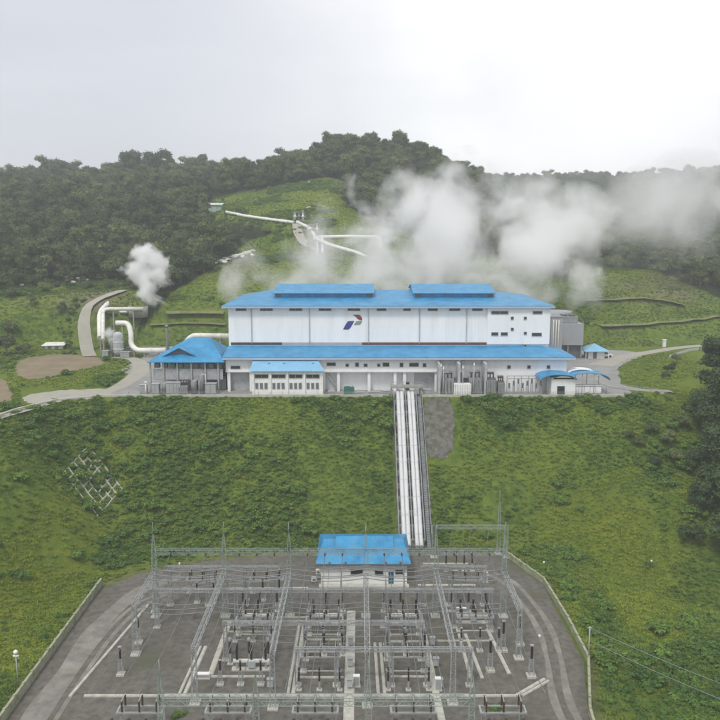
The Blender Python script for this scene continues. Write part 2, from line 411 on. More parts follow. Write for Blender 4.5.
Rr += (1-sstep(.3, 2.5, np.where(inpoly(GX, GY, PAD), 9, dline(GX, GY, PAD, True))))*.5
Rr += np.clip(blob(100,300,30,14)*.9+blob(40,300,60,10)*.35+blob(665,290,40,14)*.9+blob(610,285,25,10)*.35+blob(235,262,28,10)*.9+blob(620,330,12,8)*.3, 0, 1)*(nz2_*.8+.3)
Gg = np.clip(blob(600,530,55,38)*.9+blob(20,620,70,70)*.8+blob(640,620,70,60)*.6+blob(660,375,40,22)*.8+blob(320,200,40,30)*.7+blob(90,520,60,30)*.5+blob(240,275,60,20)*.4, 0, 1)
Gg = np.clip(Gg+nz1*.3-.1, 0, 1)
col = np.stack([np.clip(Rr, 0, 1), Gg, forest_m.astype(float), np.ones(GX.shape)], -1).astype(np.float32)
ca = gme.color_attributes.new('zone', 'FLOAT_COLOR', 'POINT'); ca.data.foreach_set('color', col.ravel())
m = bpy.data.materials.new('ground_cover'); m.use_nodes = True; n, l = m.node_tree.nodes, m.node_tree.links
bs = n['Principled BSDF']; bs.inputs['Roughness'].default_value = .95; bs.inputs['Specular IOR Level'].default_value = .1
g = N(n, 'ShaderNodeNewGeometry'); at_ = N(n, 'ShaderNodeAttribute', attribute_name='zone'); sep = N(n, 'ShaderNodeSeparateColor'); l.new(at_.outputs['Color'], sep.inputs[0])
def noise(sc, det=6, ro=.6):
    z = N(n, 'ShaderNodeTexNoise'); z.inputs['Scale'].default_value = sc; z.inputs['Detail'].default_value = det; z.inputs['Roughness'].default_value = ro
    l.new(g.outputs['Position'], z.inputs[0]); return z.outputs[0]
def ramp(s, a, b, c0=0, c1=1):
    r = N(n, 'ShaderNodeMapRange'); r.inputs[1].default_value = a; r.inputs[2].default_value = b; r.inputs[3].default_value = c0; r.inputs[4].default_value = c1; l.new(s, r.inputs[0]); return r.outputs[0]
def mix(f, a, b):
    x = N(n, 'ShaderNodeMix', data_type='RGBA'); l.new(f, x.inputs['Factor'])
    for i, c in ((6, a), (7, b)):
        if isinstance(c, tuple): x.inputs[i].default_value = (*c, 1)
        else: l.new(c, x.inputs[i])
    return x.outputs[2]
gr = mix(ramp(noise(.075), .40, .60), (.055, .110, .022), (.132, .190, .032))
gr = mix(ramp(noise(.6), .4, .7), gr, (.18, .235, .040))
gr2 = mix(ramp(noise(.25), .35, .65), (.135, .19, .022), (.215, .245, .030))
out = mix(sep.outputs[1], gr, gr2)
out = mix(ramp(noise(.14, 8, .7), .63, .73, 0, .55), out, (.16, .13, .07))
earth = mix(ramp(noise(.3), .35, .65), (.15, .13, .09), (.24, .20, .15))
out = mix(sep.outputs[0], out, earth)
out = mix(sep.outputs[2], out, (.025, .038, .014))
l.new(out, bs.inputs['Base Color'])
bp = N(n, 'ShaderNodeBump'); bp.inputs['Strength'].default_value = 1.0; bp.inputs['Distance'].default_value = .6; l.new(noise(1.6, 8, .72), bp.inputs['Height']); l.new(bp.outputs[0], bs.inputs['Normal'])
gme.materials.append(m)
go = bpy.data.objects.new('ground', gme); C.objects.link(go); tag(go, kind='structure')

def sheet(name, poly, mat_, off=.05, step=1.0, kind='structure', soft=0):
    """a polygon draped over the ground"""
    if soft:
        for _ in range(3):
            q = []
            for i in range(len(poly)):
                a, c = np.array(poly[i]), np.array(poly[(i+1) % len(poly)]); q += [tuple(a*.75+c*.25), tuple(a*.25+c*.75)]
            poly = q
        r_ = np.random.default_rng(5); poly = [(a+r_.normal()*soft, c+r_.normal()*soft) for a, c in poly]
    P = np.array(poly); x0, y0 = P.min(0); x1, y1 = P.max(0)
    bm = bmesh.new(); vs = [bm.verts.new((a, b, 0)) for a, b in poly]; bm.faces.new(vs)
    for axis_, lo, hi in ((0, x0, x1), (1, y0, y1)):
        k = lo+step
        while k < hi:
            pl = [0, 0, 0]; pl[axis_] = k; no = [0, 0, 0]; no[axis_] = 1
            bmesh.ops.bisect_plane(bm, geom=bm.verts[:]+bm.edges[:]+bm.faces[:], plane_co=pl, plane_no=no); k += step
    co = np.array([v.co[:] for v in bm.verts]); z = H(co[:, 0], co[:, 1])
    for v, zz in zip(bm.verts, z): v.co.z = zz+off
    bmesh.ops.recalc_face_normals(bm, faces=bm.faces)
    me = bpy.data.meshes.new(name); bm.to_mesh(me); bm.free()
    if len(me.polygons) and me.polygons[0].normal.z < 0: me.flip_normals()
    me.materials.append(mat_); o = bpy.data.objects.new(name, me); C.objects.link(o); o['kind'] = kind
    return o
def ribbon(name, pts, w, mat_, off=.07, step=1.2, z=None, sub=4, kind='structure', thick=0):
    """a strip of width w following a smoothed line over the ground"""
    P = [Vector((p[0], p[1], 0)) for p in pts]; W = [p[2] if len(p) > 2 else w for p in pts]; L = []
    for i in range(len(P)-1):
        p0, p1, p2, p3 = P[max(i-1, 0)], P[i], P[i+1], P[min(i+2, len(P)-1)]
        k = max(1, int((p2-p1).length/step))
        for j in range(k):
            t = j/k; L.append((.5*((2*p1)+(p2-p0)*t+(2*p0-5*p1+4*p2-p3)*t*t+(3*p1-p0-3*p2+p3)*t**3), W[i]+(W[i+1]-W[i])*t))
    L.append((P[-1], W[-1])); vs = []
    for i, (p, ww) in enumerate(L):
        d = (L[min(i+1, len(L)-1)][0]-L[max(i-1, 0)][0]).normalized(); nn = Vector((-d.y, d.x, 0))
        for j in range(sub+1): vs.append(p+nn*ww*(j/sub-.5))
    co = np.array([v[:] for v in vs]); zz = H(co[:, 0], co[:, 1]) if z is None else np.full(len(co), z)
    if z is None:
        zr = zz.reshape(-1, sub+1); zr[:] = zr.max(1, keepdims=True)*.8+zr*.2
    mb = MB(); s1 = sub+1
    mb.add([(co[i, 0], co[i, 1], zz[i]+off) for i in range(len(co))], [(i*s1+j, i*s1+j+1, (i+1)*s1+j+1, (i+1)*s1+j) for i in range(len(L)-1) for j in range(sub)])
    me = bpy.data.meshes.new(name); me.from_pydata(mb.v, [], mb.f); me.materials.append(mat_); me.update()
    if me.polygons[0].normal.z < 0: me.flip_normals()
    o = bpy.data.objects.new(name, me); C.objects.link(o)
    if kind: o['kind'] = kind
    return o
def g0(px, py, z=0):
    p = at(px, py, z=z); return (p.x, p.y)
# plateau surfaces
sheet('yard_pavement', [(-55,168.2),(58,168.2),(60,170),(61,182),(68,203),(84,230),(80,236),(70,239),(60,238),(-50,235),(-62,232),(-62,200),(-54,190)], M['yard'], .03, 8)
sheet('dirt_yard', [g0(12,374), g0(20,358), g0(60,354), g0(100,356), g0(106,364), g0(70,372), g0(35,381)], M['dirt'], .035, 6, soft=.35)
sheet('dirt_field', [(-78,130), (-70.5,147), (-72,160), (-76,170), (-90,196), (-110,190), (-150,150), (-150,105)], M['dirt'], .035, 6, soft=.35)
sheet('gravel_patch', [g0(20,396), g0(60,390), g0(118,388), g0(112,396), g0(60,402), g0(30,405)], M['road_pale'], .045, 6, soft=.3)
ribbon('road', [g0(-60,437)+(4,), g0(0,416)+(3.4,), g0(60,400)+(3,), g0(108,391.5)+(3.4,), g0(136,376)+(4.5,), g0(141,366)+(4.2,), g0(133,359)+(3.5,), g0(115,357)+(3,)], 4, M['road_pale'], .06)
def slope_hit(px, py):
    d = ray(px, py); ts = np.arange(100, 420, .5); P = np.outer(ts, [d.x, d.y, d.z]); P[:, 2] += CAMZ
    hit = np.where(P[:, 2] < H(P[:, 0], P[:, 1]))[0]; return P[hit[0]] if len(hit) else P[-1]
ribbon('hill_road', [tuple(slope_hit(a_, b_)[:2])+(w_,) for a_, b_, w_ in ((90,357,3.8),(87,350,3.8),(85,338,3.8),(84,325,3.6),(87,312,3.4),(97,302,3.2),(110,296,3.2),(124,291,2.8))], 6, M['road_pale'], .25)
ribbon('access_road', [(64,208,7), (74,222,5), (88,234,4), (102,244,3.6), (118,249,3.6), (150,254,3.6), (200,259,3.6), (300,272,3.6)], 7, M['road_pale'], .07)
ribbon('side_road', [(65,206,5), (59.5,192,5), (59,180,4.5), (63,174.5,3), (70,173.5,2)], 5, M['yard'], .09)
LAWN = [g0(619,377), g0(619,367), g0(634,359), g0(664,353), g0(712,349.5), g0(712,356), g0(695,372), g0(668,390), g0(645,389), g0(628,384)]
sheet('side_lawn', LAWN, bpy.data.materials['ground_cover'], .05, 6)
mat('track_earth', (.155, .165, .06), .95, var=.35, scale=.5, bump=.4, dirt=((.12,.14,.04), .4, .8), coords='Position')
for pts_ in ([(583,303),(600,301.5),(622,300.5),(645,301),(662,303),(685,308)], [(600,329),(622,327.5),(650,326),(680,323),(705,320.5),(735,318)], [(166,318),(185,317.5),(205,318),(224,319)], [(150,326),(175,325),(200,325),(226,326)]):
    ribbon('bench_path', [tuple(slope_hit(*q_)[:2])+(2.4,) for q_ in pts_], 2.4, M['track_earth'], .12)
# substation surfaces
sheet('gravel_pad', [(-42.3,60),(-42.3,121.5),(-37.8,127),(-27,132.6),(-10,136.2),(20,137.2),(25.7,134.6),(30.2,123),(30.2,99),(27.2,86),(26,60)], M['gravel'], .03, 20)
ribbon('perimeter_road', [(-38.7,60,3.2),(-38.4,78,2.6),(-38.9,88,3.4),(-38.6,97,2.7),(-38.7,106,3.2),(-37.8,113,2.5),(-35.5,121,2.6),(-30,126,1.8)], 4, M['asphalt_worn'], .045, z=PADZ)
for nm_, off_ in (('wheel_track', -.95), ('wheel_track', .95)):
    ribbon(nm_, [(24.3+off_,60,.9),(25.2+off_,80,.7),(25.0+off_,90,1.1),(26.4+off_,100,.6),(27+off_,108,1.0),(26.3+off_,116,.7),(24.6+off_,124,.9),(22+off_,127.5,.5)], 1, M['asphalt_worn'], .05, z=PADZ)
for off_ in (-.9, .9):
    ribbon('wheel_track', [(-36.6+off_*.8,60,.7),(-36.9+off_*.8,92,.6),(-35.8+off_*.8,110,.7),(-32+off_*.8,119,.6),(-24,123.6+off_,.5),(-12,125.5+off_,.4)], 1, M['asphalt_worn'], .055, z=PADZ)

# ------------------------------------------------------------------ turbine hall
hall = thing('turbine_hall', 'huge white turbine hall with blue roofs and a coloured emblem on its wall', 'power station', (6, 180, 0))
YH, YL = 180.0, 173.0
HX0, HX1 = at(228, 305, y=YH).x, at(550, 305, y=YH).x
b = MB(); b.box(HX0, HX1, YH, 214, 0, 18.6); b.build('wall', M['white_wall'], hall)
# hip roof: eaves overhang, ridge at y=197
E0, E1, EZ = HX0-1.3, HX1+.9, 18.65
RZ = 21.0
b = MB()
rl, rr = at(272, 291, y=197).x, at(478, 291, y=197).x
b.add([(E0,YH-1.2,EZ),(E1,YH-1.2,EZ),(E1,215.2,EZ),(E0,215.2,EZ),(rl,197.5,RZ),(rr,197.5,RZ),(E0,YH-1.2,EZ-.12),(E1,YH-1.2,EZ-.12),(E1,215.2,EZ-.12),(E0,215.2,EZ-.12)],
      [(0,1,5,4),(1,2,5),(2,3,4,5),(3,0,4),(9,8,7,6),(0,6,7,1),(1,7,8,2),(2,8,9,3),(3,9,6,0)])
roof = b.build('roof', M['blue_roof'], hall)
b = MB()
for z0, z1, dd in ((EZ-.55, EZ-.13, 1.25),):
    b.box(E0, E1, YH-dd, YH-dd+.15, z0, z1); b.box(E0, E1, 215.05, 215.2, z0, z1); b.box(E0, E0+.15, YH-dd+.15, 215.04, z0, z1); b.box(E1-.15, E1, YH-dd+.15, 215.04, z0, z1)
b.build('fascia', M['fascia'], hall)
def roof_z(y): return EZ+(RZ-EZ)*(1-abs(y-197.5)/18.7)
for pa, pb in ((276, 374), (411, 491)):     # raised ridge monitors
    xa, xb = at(pa, 288, y=195).x, at(pb, 288, y=195).x
    b = MB(); f0, f1, yf = roof_z(189)+1.0, RZ+1.35, 188.4
    sec = [(yf, roof_z(yf)-.2), (yf, f0), (197.5, f1), (395-yf, f0), (395-yf, roof_z(yf)-.2)]
    b.prism([(xa+.4, y, z) for y, z in sec], (xb-xa-.8, 0, 0)); b.build('monitor_wall', M['blue_roof'], hall)
    for sx in (xa+.5, xb-1.9): b = MB(); b.box(sx, sx+1.4, yf-.06, yf-.005, roof_z(yf)+.05, f0-.1); b.build('louvre', M['grey_dark'], hall)
    b = MB(); sec = [(yf-1, f0-.02), (197.5, f1+.12), (396-yf, f0-.02), (396-yf, f0-.16), (197.5, f1-.02), (yf-1, f0-.16)]
    b.prism([(xa, y, z) for y, z in sec], (xb-xa, 0, 0)); b.build('monitor_roof', M['blue_roof'], hall)
# downpipes
for px in (251.5, 309.5, 368.5, 419.5, 466.5, 529):
    x = at(px, 325, y=YH).x; b = MB(); b.bar((x, YH-.14, 9.9), (x, YH-.14, 18.2), .18, .18); b.build('downpipe', M['grey_panel'], hall)
x = at(487, 325, y=YH).x; b = MB(); b.box(x, HX1+.05, YH-.5, YH-.02, 9.8, 18.05); b.build('stair_tower_wall', M['white_wall'], hall)
def win(x0p, x1p, y0p, y1p, yw, parent=hall, m_='dark_glass', door=False):
    a, c = at(x0p, y1p, y=yw), at(x1p, y0p, y=yw)
    f = MB()
    t = .10
    f.box(a.x-t, c.x+t, yw-.07, yw-.01, c.z, c.z+t); f.box(a.x-t, c.x+t, yw-.10, yw-.01, a.z-t, a.z)
    f.box(a.x-t, a.x, yw-.07, yw-.01, a.z, c.z); f.box(c.x, c.x+t, yw-.07, yw-.01, a.z, c.z)
    n_ = max(1, int((c.x-a.x)/1.3))
    for i in range(1, n_):
        xx = a.x+(c.x-a.x)*i/n_; f.box(xx-.03, xx+.03, yw-.06, yw-.01, a.z, c.z)
    fo = f.build('door' if door else 'window', M['grey_panel' if not door else 'teal_door'], parent)
    g_ = MB(); g_.box(a.x, c.x, yw-.035, yw-.005, a.z, c.z); g_.build('panel' if door else 'pane', M[m_], fo, org=parent.location)
    fo.children[0].location = (0, 0, 0)
for a_, b_ in ((236,246),(260.5,272.5),(289.5,302),(319,331),(348,360),(377,386),(403.5,410.5),(428,437.5),(449.5,460),(472.5,482.5)): win(a_, b_, 307.9, 310.6, YH)
YT = YH-.5
for r in ((491.5,508,311.2,314),(533,542,311.2,313.8),(511,513.5,317,319.5),(524,526.5,317,319.5),(511,513.5,328,330.5),(524,526.5,332,334.5),(491.5,498,332.5,335.5),(501,507.5,332.5,335.5),(532,541.5,333,336),(524,526.5,344.5,347),(491.5,498,347.6,350),(501,507.5,347.6,350),(511,514,347.6,350),(532,541.5,347.6,350)): win(*r, YT)
for pa, pb, mm_ in ((231, 282, 'dark_strip'), (282.3, 361.8, 'grey_strip'), (362, 486.5, 'brown_strip')):
    a, c = at(pa, 345, y=YH), at(pb, 342.4, y=YH); b = MB(); b.box(a.x, c.x, YH-.1, YH-.005, a.z, c.z); b.build('louvre_strip', M[mm_], hall)
# emblem on the wall
def emblem(pts, m_, nm):
    P = [at(320+a/7.2, 275+c/7.2, y=YH-.06) for a, c in pts]; b = MB(); b.prism(P, (0, .04, 0)); b.build(nm, M[m_], hall)
emblem([(166,392),(178,368),(196,338),(206,332),(246,330),(240,344),(222,376),(210,390),(200,393)], 'logo_blue', 'emblem_blue_stripe')
emblem([(236,286),(280,286),(292,292),(303,310),(304,324),(286,325),(270,316),(256,300)], 'logo_red', 'emblem_red_stripe')
emblem([(262,332),(304,329),(297,348),(286,358),(244,361),(250,348)], 'logo_green', 'emblem_grey_stripe')

# ---- lower block in front of the hall
LX0, LX1 = HX0+.3, at(566, 380, y=YL).x
b = MB(); b.box(LX0, LX1, YL, YH-.01, 4.7, 7.9); b.box(HX1+.02, LX1, YH-.01, 186, 0, 7.9); b.build('upper_storey_wall', M['white_wall'], hall)
b = MB(); b.box(LX0+.2, LX1-.2, YL+1.6, YH-.01, 0, 4.68); b.build('recessed_wall', M['white_wall'], hall)
b = MB(); b.box(at(487,380,y=YL).x, LX1, YL-.02, YL+1.58, 0, 4.68); b.build('end_bay_wall', M['white_wall'], hall)
for px in (229, 251, 324, 338.5, 369, 395, 404.5, 436):
    x = at(px, 385, y=YL).x; b = MB(); b.box(x-.32, x+.32, YL+.01, YL+.6, 0, 4.69); b.build('column', M['white_wall'], hall)
b = MB(); ze, zt = 7.95, 9.35; xa, xb = LX0-.5, LX1+1.6
b.add([(xa,YL-1.3,ze),(xb,YL-1.3,ze),(at(541,350,y=YH).x,YH-.02,zt),(xa,YH-.02,zt),(xa,YL-1.3,ze-.12),(xb,YL-1.3,ze-.12),(xb,188,ze),(xb,188,ze-.12),(at(541,350,y=YH).x+.0,187,zt-.1)],
      [(0,1,2,3),(0,4,5,1),(1,5,7,6),(1,6,8,2),(4,7,5)])
b.build('lower_roof', M['blue_roof'], hall)
b = MB(); b.box(xa, xb, YL-1.36, YL-1.2, ze-.6, ze-.13); b.build('gutter', M['fascia'], hall)
b = MB(); b.box(LX0, at(486,380,y=YL).x, YL-.35, YL-.01, 4.45, 4.75); b.build('ledge', M['white_paint'], hall)
for r in ((231,240,366,368.8),(327,335.5,362.8,365.6),(345.8,348.5,364,366.5),(355.5,358.5,362.8,366.5),(364,367.2,364,366.6),(377.5,380,364,366.5),(383,389,362.8,366.4),(400,403,363,366.8),(409.5,418.5,363,366.4),(423,426,363.5,366.8),(507.5,510.5,365.5,368.5),(527.5,530.5,365.5,368.5),(547,550,365.5,368.5)):
    win(*r, YL-(.02 if r[0] > 487 else 0))
win(405.5, 409, 382, 389.5, YL+1.6, door=True, m_='dark_glass')
for pa, pb in ((230.5, 249.5), (414, 434)):
    a = at(pa, 392, y=YL+1.6); c = at(pb, 378.5, y=YL+1.6); b = MB()
    for k in range(12):
        z0 = .05+k*.33; b.box(a.x, c.x, YL+1.5+(k % 2)*.02, YL+1.59, z0, z0+.33)
    b.build('roller_door', M['grey_panel'], hall)
# outside stair in the second bay
b = MB(); xs0 = at(326, 385, y=YL).x
for k in range(12): b.box(xs0+k*.26, xs0+.28+k*.26, YL+.3, YL+1.3, 4.2-k*.35, 4.28-k*.35)
b.bar((xs0, YL+.28, 4.3), (xs0+3.1, YL+.28, .1), .08, .25); b.bar((xs0, YL+.28, 5.2), (xs0+3.1, YL+.28, 1.1), .05); b.build('stair', M['galv'], hall)

# ---- annex with a lean-to roof
an = thing('annex', 'low white annex with pale blue lean-to roof and rows of small windows', 'annex', (-16, 169, 0))
YA = 168.6; ax0, ax1 = at(252.5, 396, y=YA).x, at(323, 396, y=YA).x
b = MB(); b.box(ax0, ax1, YA, 172.6, 0, 5.5); b.build('wall', M['white_paint'], an)
b = MB(); b.add([(ax0-.4,YA-.7,5.5),(ax1+.4,YA-.7,5.5),(ax1-1.5,172.9,7.55),(ax0-.2,172.9,7.55),(ax0-.4,YA-.7,5.38),(ax1+.4,YA-.7,5.38),(ax1-1.5,172.9,7.4),(ax0-.2,172.9,7.4)],
      [(0,1,2,3),(7,6,5,4),(0,4,5,1),(1,5,6,2),(3,7,4,0)]); b.build('roof', M['blue_roof_pale'], an)
for px in (268, 283, 312): x = at(px, 364, y=171).x; b = MB(); b.box(x, x+.5, 170.6, 171.1, 6.4, 6.85); b.build('roof_vent', M['machine_grey'], an)
b = MB(); b.box(ax0-.2, ax1+.4, YA-.9, YA-.02, 0, .35); b.build('plinth', M['pale_concrete'], an)
for k in range(4):
    p0 = 255+k*17.1; win(p0, p0+13, 374.6, 378, YA, an)
    for j in range(3):
        q = p0+.6+j*4.6; win(q, q+2.5, 383.2, 388.8, YA, an, 'grey_dark')
    x = at(p0-1.7, 380, y=YA).x; b = MB(); b.box(x-.16, x+.16, YA-.3, YA-.02, .36, 5.36); b.build('pilaster', M['white_paint'], an)

# ---- guard house with barrel roof, canopy beside it
gh = thing('guard_house', 'small white hut with blue barrel roof at the right end of the plateau edge', 'hut', (41, 169, 0))
gx0, gx1 = at(551, 396, y=168).x, at(575, 396, y=168).x
b = MB(); b.box(gx0, gx1, 168, 172.2, 0, 4.0)
b.prism([(gx0+(gx1-gx0)*i/8, 168, 3.7+.75*math.sin(math.pi*i/8)) for i in range(9)], (0, 4.2, 0)); b.build('wall', M['white_paint'], gh)
win(557.3, 564.3, 386.5, 395, 168, gh, 'dark_glass', True)
b = MB(); cx = (gx0+gx1)/2-1.2; w2 = 3.9
pr = [(cx+w2*math.cos(math.pi*(1-i/12)), 3.75+1.15*math.sin(math.pi*i/12)) for i in range(13)]
po = pr+[(x*1+0, z-.14) for x, z in reversed(pr)]
b.prism([(x, 167.1, z) for x, z in po], (0, 6.2, 0)); b.build('barrel_roof', M['blue_roof'], gh)
cn = thing('parking_canopy', 'curved blue canopy on thin posts beside the guard hut', 'canopy', (50, 171, 0))
b = MB(); cx = at(586, 372, y=171).x; w2 = 4.7
pr = [(cx+w2*math.cos(math.pi*(1-i/14)), 3.4+1.55*math.sin(math.pi*i/14)**.9) for i in range(15)]
po = pr+[(x, z-.12) for x, z in reversed(pr)]
b.prism([(x, 168.6, z) for x, z in po], (0, 6.5, 0)); b.build('curved_roof', M['blue_roof'], cn)
b = MB(); pr2 = [(cx-.5+3.2*math.cos(math.pi*(1-i/14)), 4.0+1.15*math.sin(math.pi*i/14)**.9) for i in range(15)]
b.prism([(x, 172.0, z+.06) for x, z in pr2]+[(x, 172.0, z-.06) for x, z in reversed(pr2)], (0, 3.0, 0)); b.build('pale_roof_panel', M['white_paint'], cn)
for dx in (-4, -1.3, 1.3, 4):
    for y in (169, 174.6): b = MB(); b.tube([(cx+dx, y, 0), (cx+dx, y, 3.3 if abs(dx) > 3 else 5.0)], .07, 6); b.build('post', M['galv'], cn)
t = thing('switch_cabinet', 'low white cabinet row under the curved blue canopy', 'cabinet', (cx, 170.5, 0))
b = MB(); b.box(cx-3, cx+3.3, 170, 171.2, .1, 1.9); b.build('body', M['grey_panel'], t)
b = MB()
for k in range(5): b.box(cx-2.9+k*1.25, cx-1.8+k*1.25, 169.96, 169.99, .25, 1.75)
b.build('door_panel', M['white_paint'], t)
b = MB(); b.box(cx-3.1, cx+3.4, 169.8, 171.4, 1.91, 2.0); b.build('cover', M['white_paint'], t)

# ---- cooling tower behind the hall
ct = thing('cooling_tower', 'grey clad cooling tower on an open dark base behind the hall, right side', 'cooling tower', (34, 226, 0))
cx1 = at(583, 345, y=220).x
b = MB(); b.box(2, cx1, 220, 236, 3.9, 9.9); b.build('cladding', M['grey_clad'], ct)
b = MB(); b.box(2.3, cx1-.3, 221.2, 234.8, 0, 3.88); b.build('basin', M['grey_dark'], ct)
for k in range(17):
    for y in (220.3, 235.7): x = 2.3+(cx1-2.7)*k/16; b = MB(); b.box(x-.16, x+.16, y-.16, y+.16, 0, 3.89); b.build('column', M['machine_grey'], ct)
for k in range(5):
    x = 9+k*12; 
    if x > cx1-3: continue
    b = MB(); b.lathe((x, 228, 9.9), [(4.6,0),(4.2,1.0),(4.0,1.9),(4.3,2.9),(4.1,2.9),(3.8,1.9),(3.9,.3)], 24); b.build('fan_stack', M['grey_clad'], ct)
b = MB()
for k in range(28):
    x = 2.1+(cx1-2.2)*k/27; b.bar((x, 220.1, 9.9), (x, 220.1, 11), .06)
b.bar((2.1, 220.1, 11), (cx1-.1, 220.1, 11), .06); b.bar((2.1, 220.1, 10.5), (cx1-.1, 220.1, 10.5), .05); b.build('railing', M['galv'], ct)
t = thing('equipment_block', 'tall grey service block with pipework between the hall and the cooling tower', 'building', (54, 214, 0))
b = MB(); xk0, xk1 = at(551, 340, y=212).x, at(562, 340, y=212).x
b.box(xk0, xk1, 212, 219.5, 0, 12.6); b.build('wall', M['grey_clad'], t)
b = MB(); b.box(xk0-.2, xk1+.2, 211.8, 219.7, 12.61, 12.8); b.build('roof', M['machine_grey'], t)
b = MB()
for k in range(3): b.tube([(xk0+.5+k*.7, 211.7, 0), (xk0+.5+k*.7, 211.7, 11.5), (xk0+.5+k*.7, 212.5, 12.2)], .14, 6)
b.build('pipe', M['pipe_white'], t)
t = thing('rooftop_cooler', 'small dark cooling unit in the steam above the cooling tower, right corner', 'cooling unit', (60, 226, 9.9))
b = MB(); b.box(56.5, 61.5, 222, 225, 10.0, 11.9); b.build('housing', M['machine_grey'], t)
for x in (57.8, 60.2): b = MB(); b.lathe((x, 223.5, 11.9), [(1.0,0),(1.0,.5),(.85,.5),(.8,.1)], 14); b.build('fan', M['grey_dark'], t)

# ---- small hut by the access road
t = thing('pump_house', 'small white hut with a pale blue pyramid roof beside the access road', 'hut', (67, 224, 0))
hx = at(596, 352, y=221).x
b = MB(); b.box(hx-2.3, hx+2.3, 220.5, 225, 0, 2.2); b.build('wall', M['white_paint'], t)
b = MB(); b.add([(hx-3.5,219.4,2.2),(hx+3.5,219.4,2.2),(hx+3.5,226.2,2.2),(hx-3.5,226.2,2.2),(hx,222.8,4.1),(hx-3.5,219.4,2.05),(hx+3.5,219.4,2.05),(hx+3.5,226.2,2.05),(hx-3.5,226.2,2.05)],
      [(0,1,4),(1,2,4),(2,3,4),(3,0,4),(8,7,6,5),(0,5,6,1),(1,6,7,2),(2,7,8,3),(3,8,5,0)]); b.build('roof', M['blue_roof_pale'], t)
b = MB(); b.box(hx-.9, hx+.1, 220.43, 220.48, 0, 1.9); b.build('door', M['grey_dark'], t)
for sx in (-3.2, 3.2): b = MB(); b.bar((hx+sx, 219.7, 0), (hx+sx, 219.7, 2.1), .16); b.build('post', M['white_paint'], t)
# parked vehicles
def car(label, x, y, rz, paint, h=1.45):
    t = thing('parked_car', label, 'car', (x, y, float(H(x, y))+.09), rz, 'cars parked along the access road')
    b = MB(); s = [(-2.2,.35),(-2.2,.85),(-1.95,1.0),(1.25,1.0),(2.05,.85),(2.2,.6),(2.2,.35)]
    b.prism([(x_, -.85, z) for x_, z in s], (0, 1.7, 0)); b.build('body', M[paint], t, shift=False)
    b = MB(); s = [(-1.9,1.0),(-1.55,h),(.35,h),(1.15,1.0)]
    b.prism([(x_, -.76, z) for x_, z in s], (0, 1.52, 0)); b.build('cabin', M['dark_glass'], t, shift=False)
    b = MB(); b.box(-1.5, .3, -.72, .72, h+.004, h+.06); b.build('roof', M[paint], t, shift=False)
    for wx in (-1.35, 1.35):
        for wy in (-.8, .8): b = MB(); b.tube([(wx, wy-.1, .33), (wx, wy+.1, .33)], .33, 12); b.build('wheel', M['rubber'], t, shift=False)
mat('car_white', (.7, .7, .7), .3); mat('car_silver', (.4, .42, .44), .3, .4)
q = g0(601, 354); car('white car parked right in front of the pale blue roofed hut', q[0]-1, q[1]-6.5, .2, 'car_white')

# ---- transformer shelter at the left end
sh = thing('transformer_shelter', 'grey machinery shelter with blue hipped roof and dark gable left of the hall', 'shelter', (-38.5, 180, 0))
sx0, sx1 = at(147, 361, y=171).x, at(224, 361, y=171).x; sy0, sy1 = 171.0, 187.5; ez = 7.0
gxa, gxb = at(163, 350, y=173).x, at(196, 350, y=173).x; px_, pz_ = at(181, 345, y=175).x, 9.6
mx_, mz_ = at(200, 338.5, y=180).x, 11.2
b = MB()
b.add([(sx0,sy0,ez),(sx1,sy0,ez),(sx1,sy1,ez),(sx0,sy1,ez),(mx_-2.5,179.3,mz_),(mx_+2.6,179.3,mz_),(sx0,sy0,ez-.15),(sx1,sy0,ez-.15),(sx1,sy1,ez-.15),(sx0,sy1,ez-.15)],
      [(0,1,5,4),(1,2,5),(2,3,4,5),(3,0,4),(9,8,7,6),(0,6,7,1),(1,7,8,2),(2,8,9,3),(3,9,6,0)])
b.build('roof', M['blue_roof'], sh)
b = MB(); gy = 173.6; zb = 7.9
b.prism([(gxa+.4,gy,zb),(gxb-.4,gy,zb),(px_,gy,pz_+.1)], (0, 5, 0)); b.build('gable', M['grey_dark'], sh)
b = MB(); o_ = .9
for s_, xe in ((-1, gxa-.5), (1, gxb+.5)):
    b.add([(xe,gy-o_,zb-.1),(px_,gy-o_,pz_+.35),(px_,gy+6,pz_+.35),(xe,gy+6,zb-.1),(xe,gy-o_,zb-.24),(px_,gy-o_,pz_+.2),(px_,gy+6,pz_+.2),(xe,gy+6,zb-.24)],
          [(0,1,2,3),(7,6,5,4),(0,4,5,1),(1,5,6,2),(2,6,7,3),(3,7,4,0)])
b.build('gable_roof', M['blue_roof'], sh)
for px in (150, 163, 177, 191, 205, 218):
    for y in (172, 186.5): x = at(px, 390, y=171).x; b = MB(); b.box(x-.17, x+.17, y-.17, y+.17, 0, 6.86); b.build('post', M['galv'], sh)
b = MB(); zc = 4.9
for k in range(40): b.box(sx0+1.0+k*.385, sx0+1.3+k*.385, 172.25, 172.31, 2.9, 5.2)
b.box(sx0+.9, sx1-.9, 172.32, 172.36, 2.8, 5.25); b.build('mesh_screen', M['grey_panel'], sh)
b = MB()
for k in range(9): b.box(sx0+1.2+k*1.72, sx0+2.3+k*1.72, 172.2, 173.5, 5.5, 6.5)
b.build('vent_box', M['grey_dark'], sh)
b = MB(); b.box(sx0+.8, sx1-.8, 181, 181.3, 0, 6.8); b.build('back_wall', M['grey_panel'], sh)
r2 = random.Random(4)
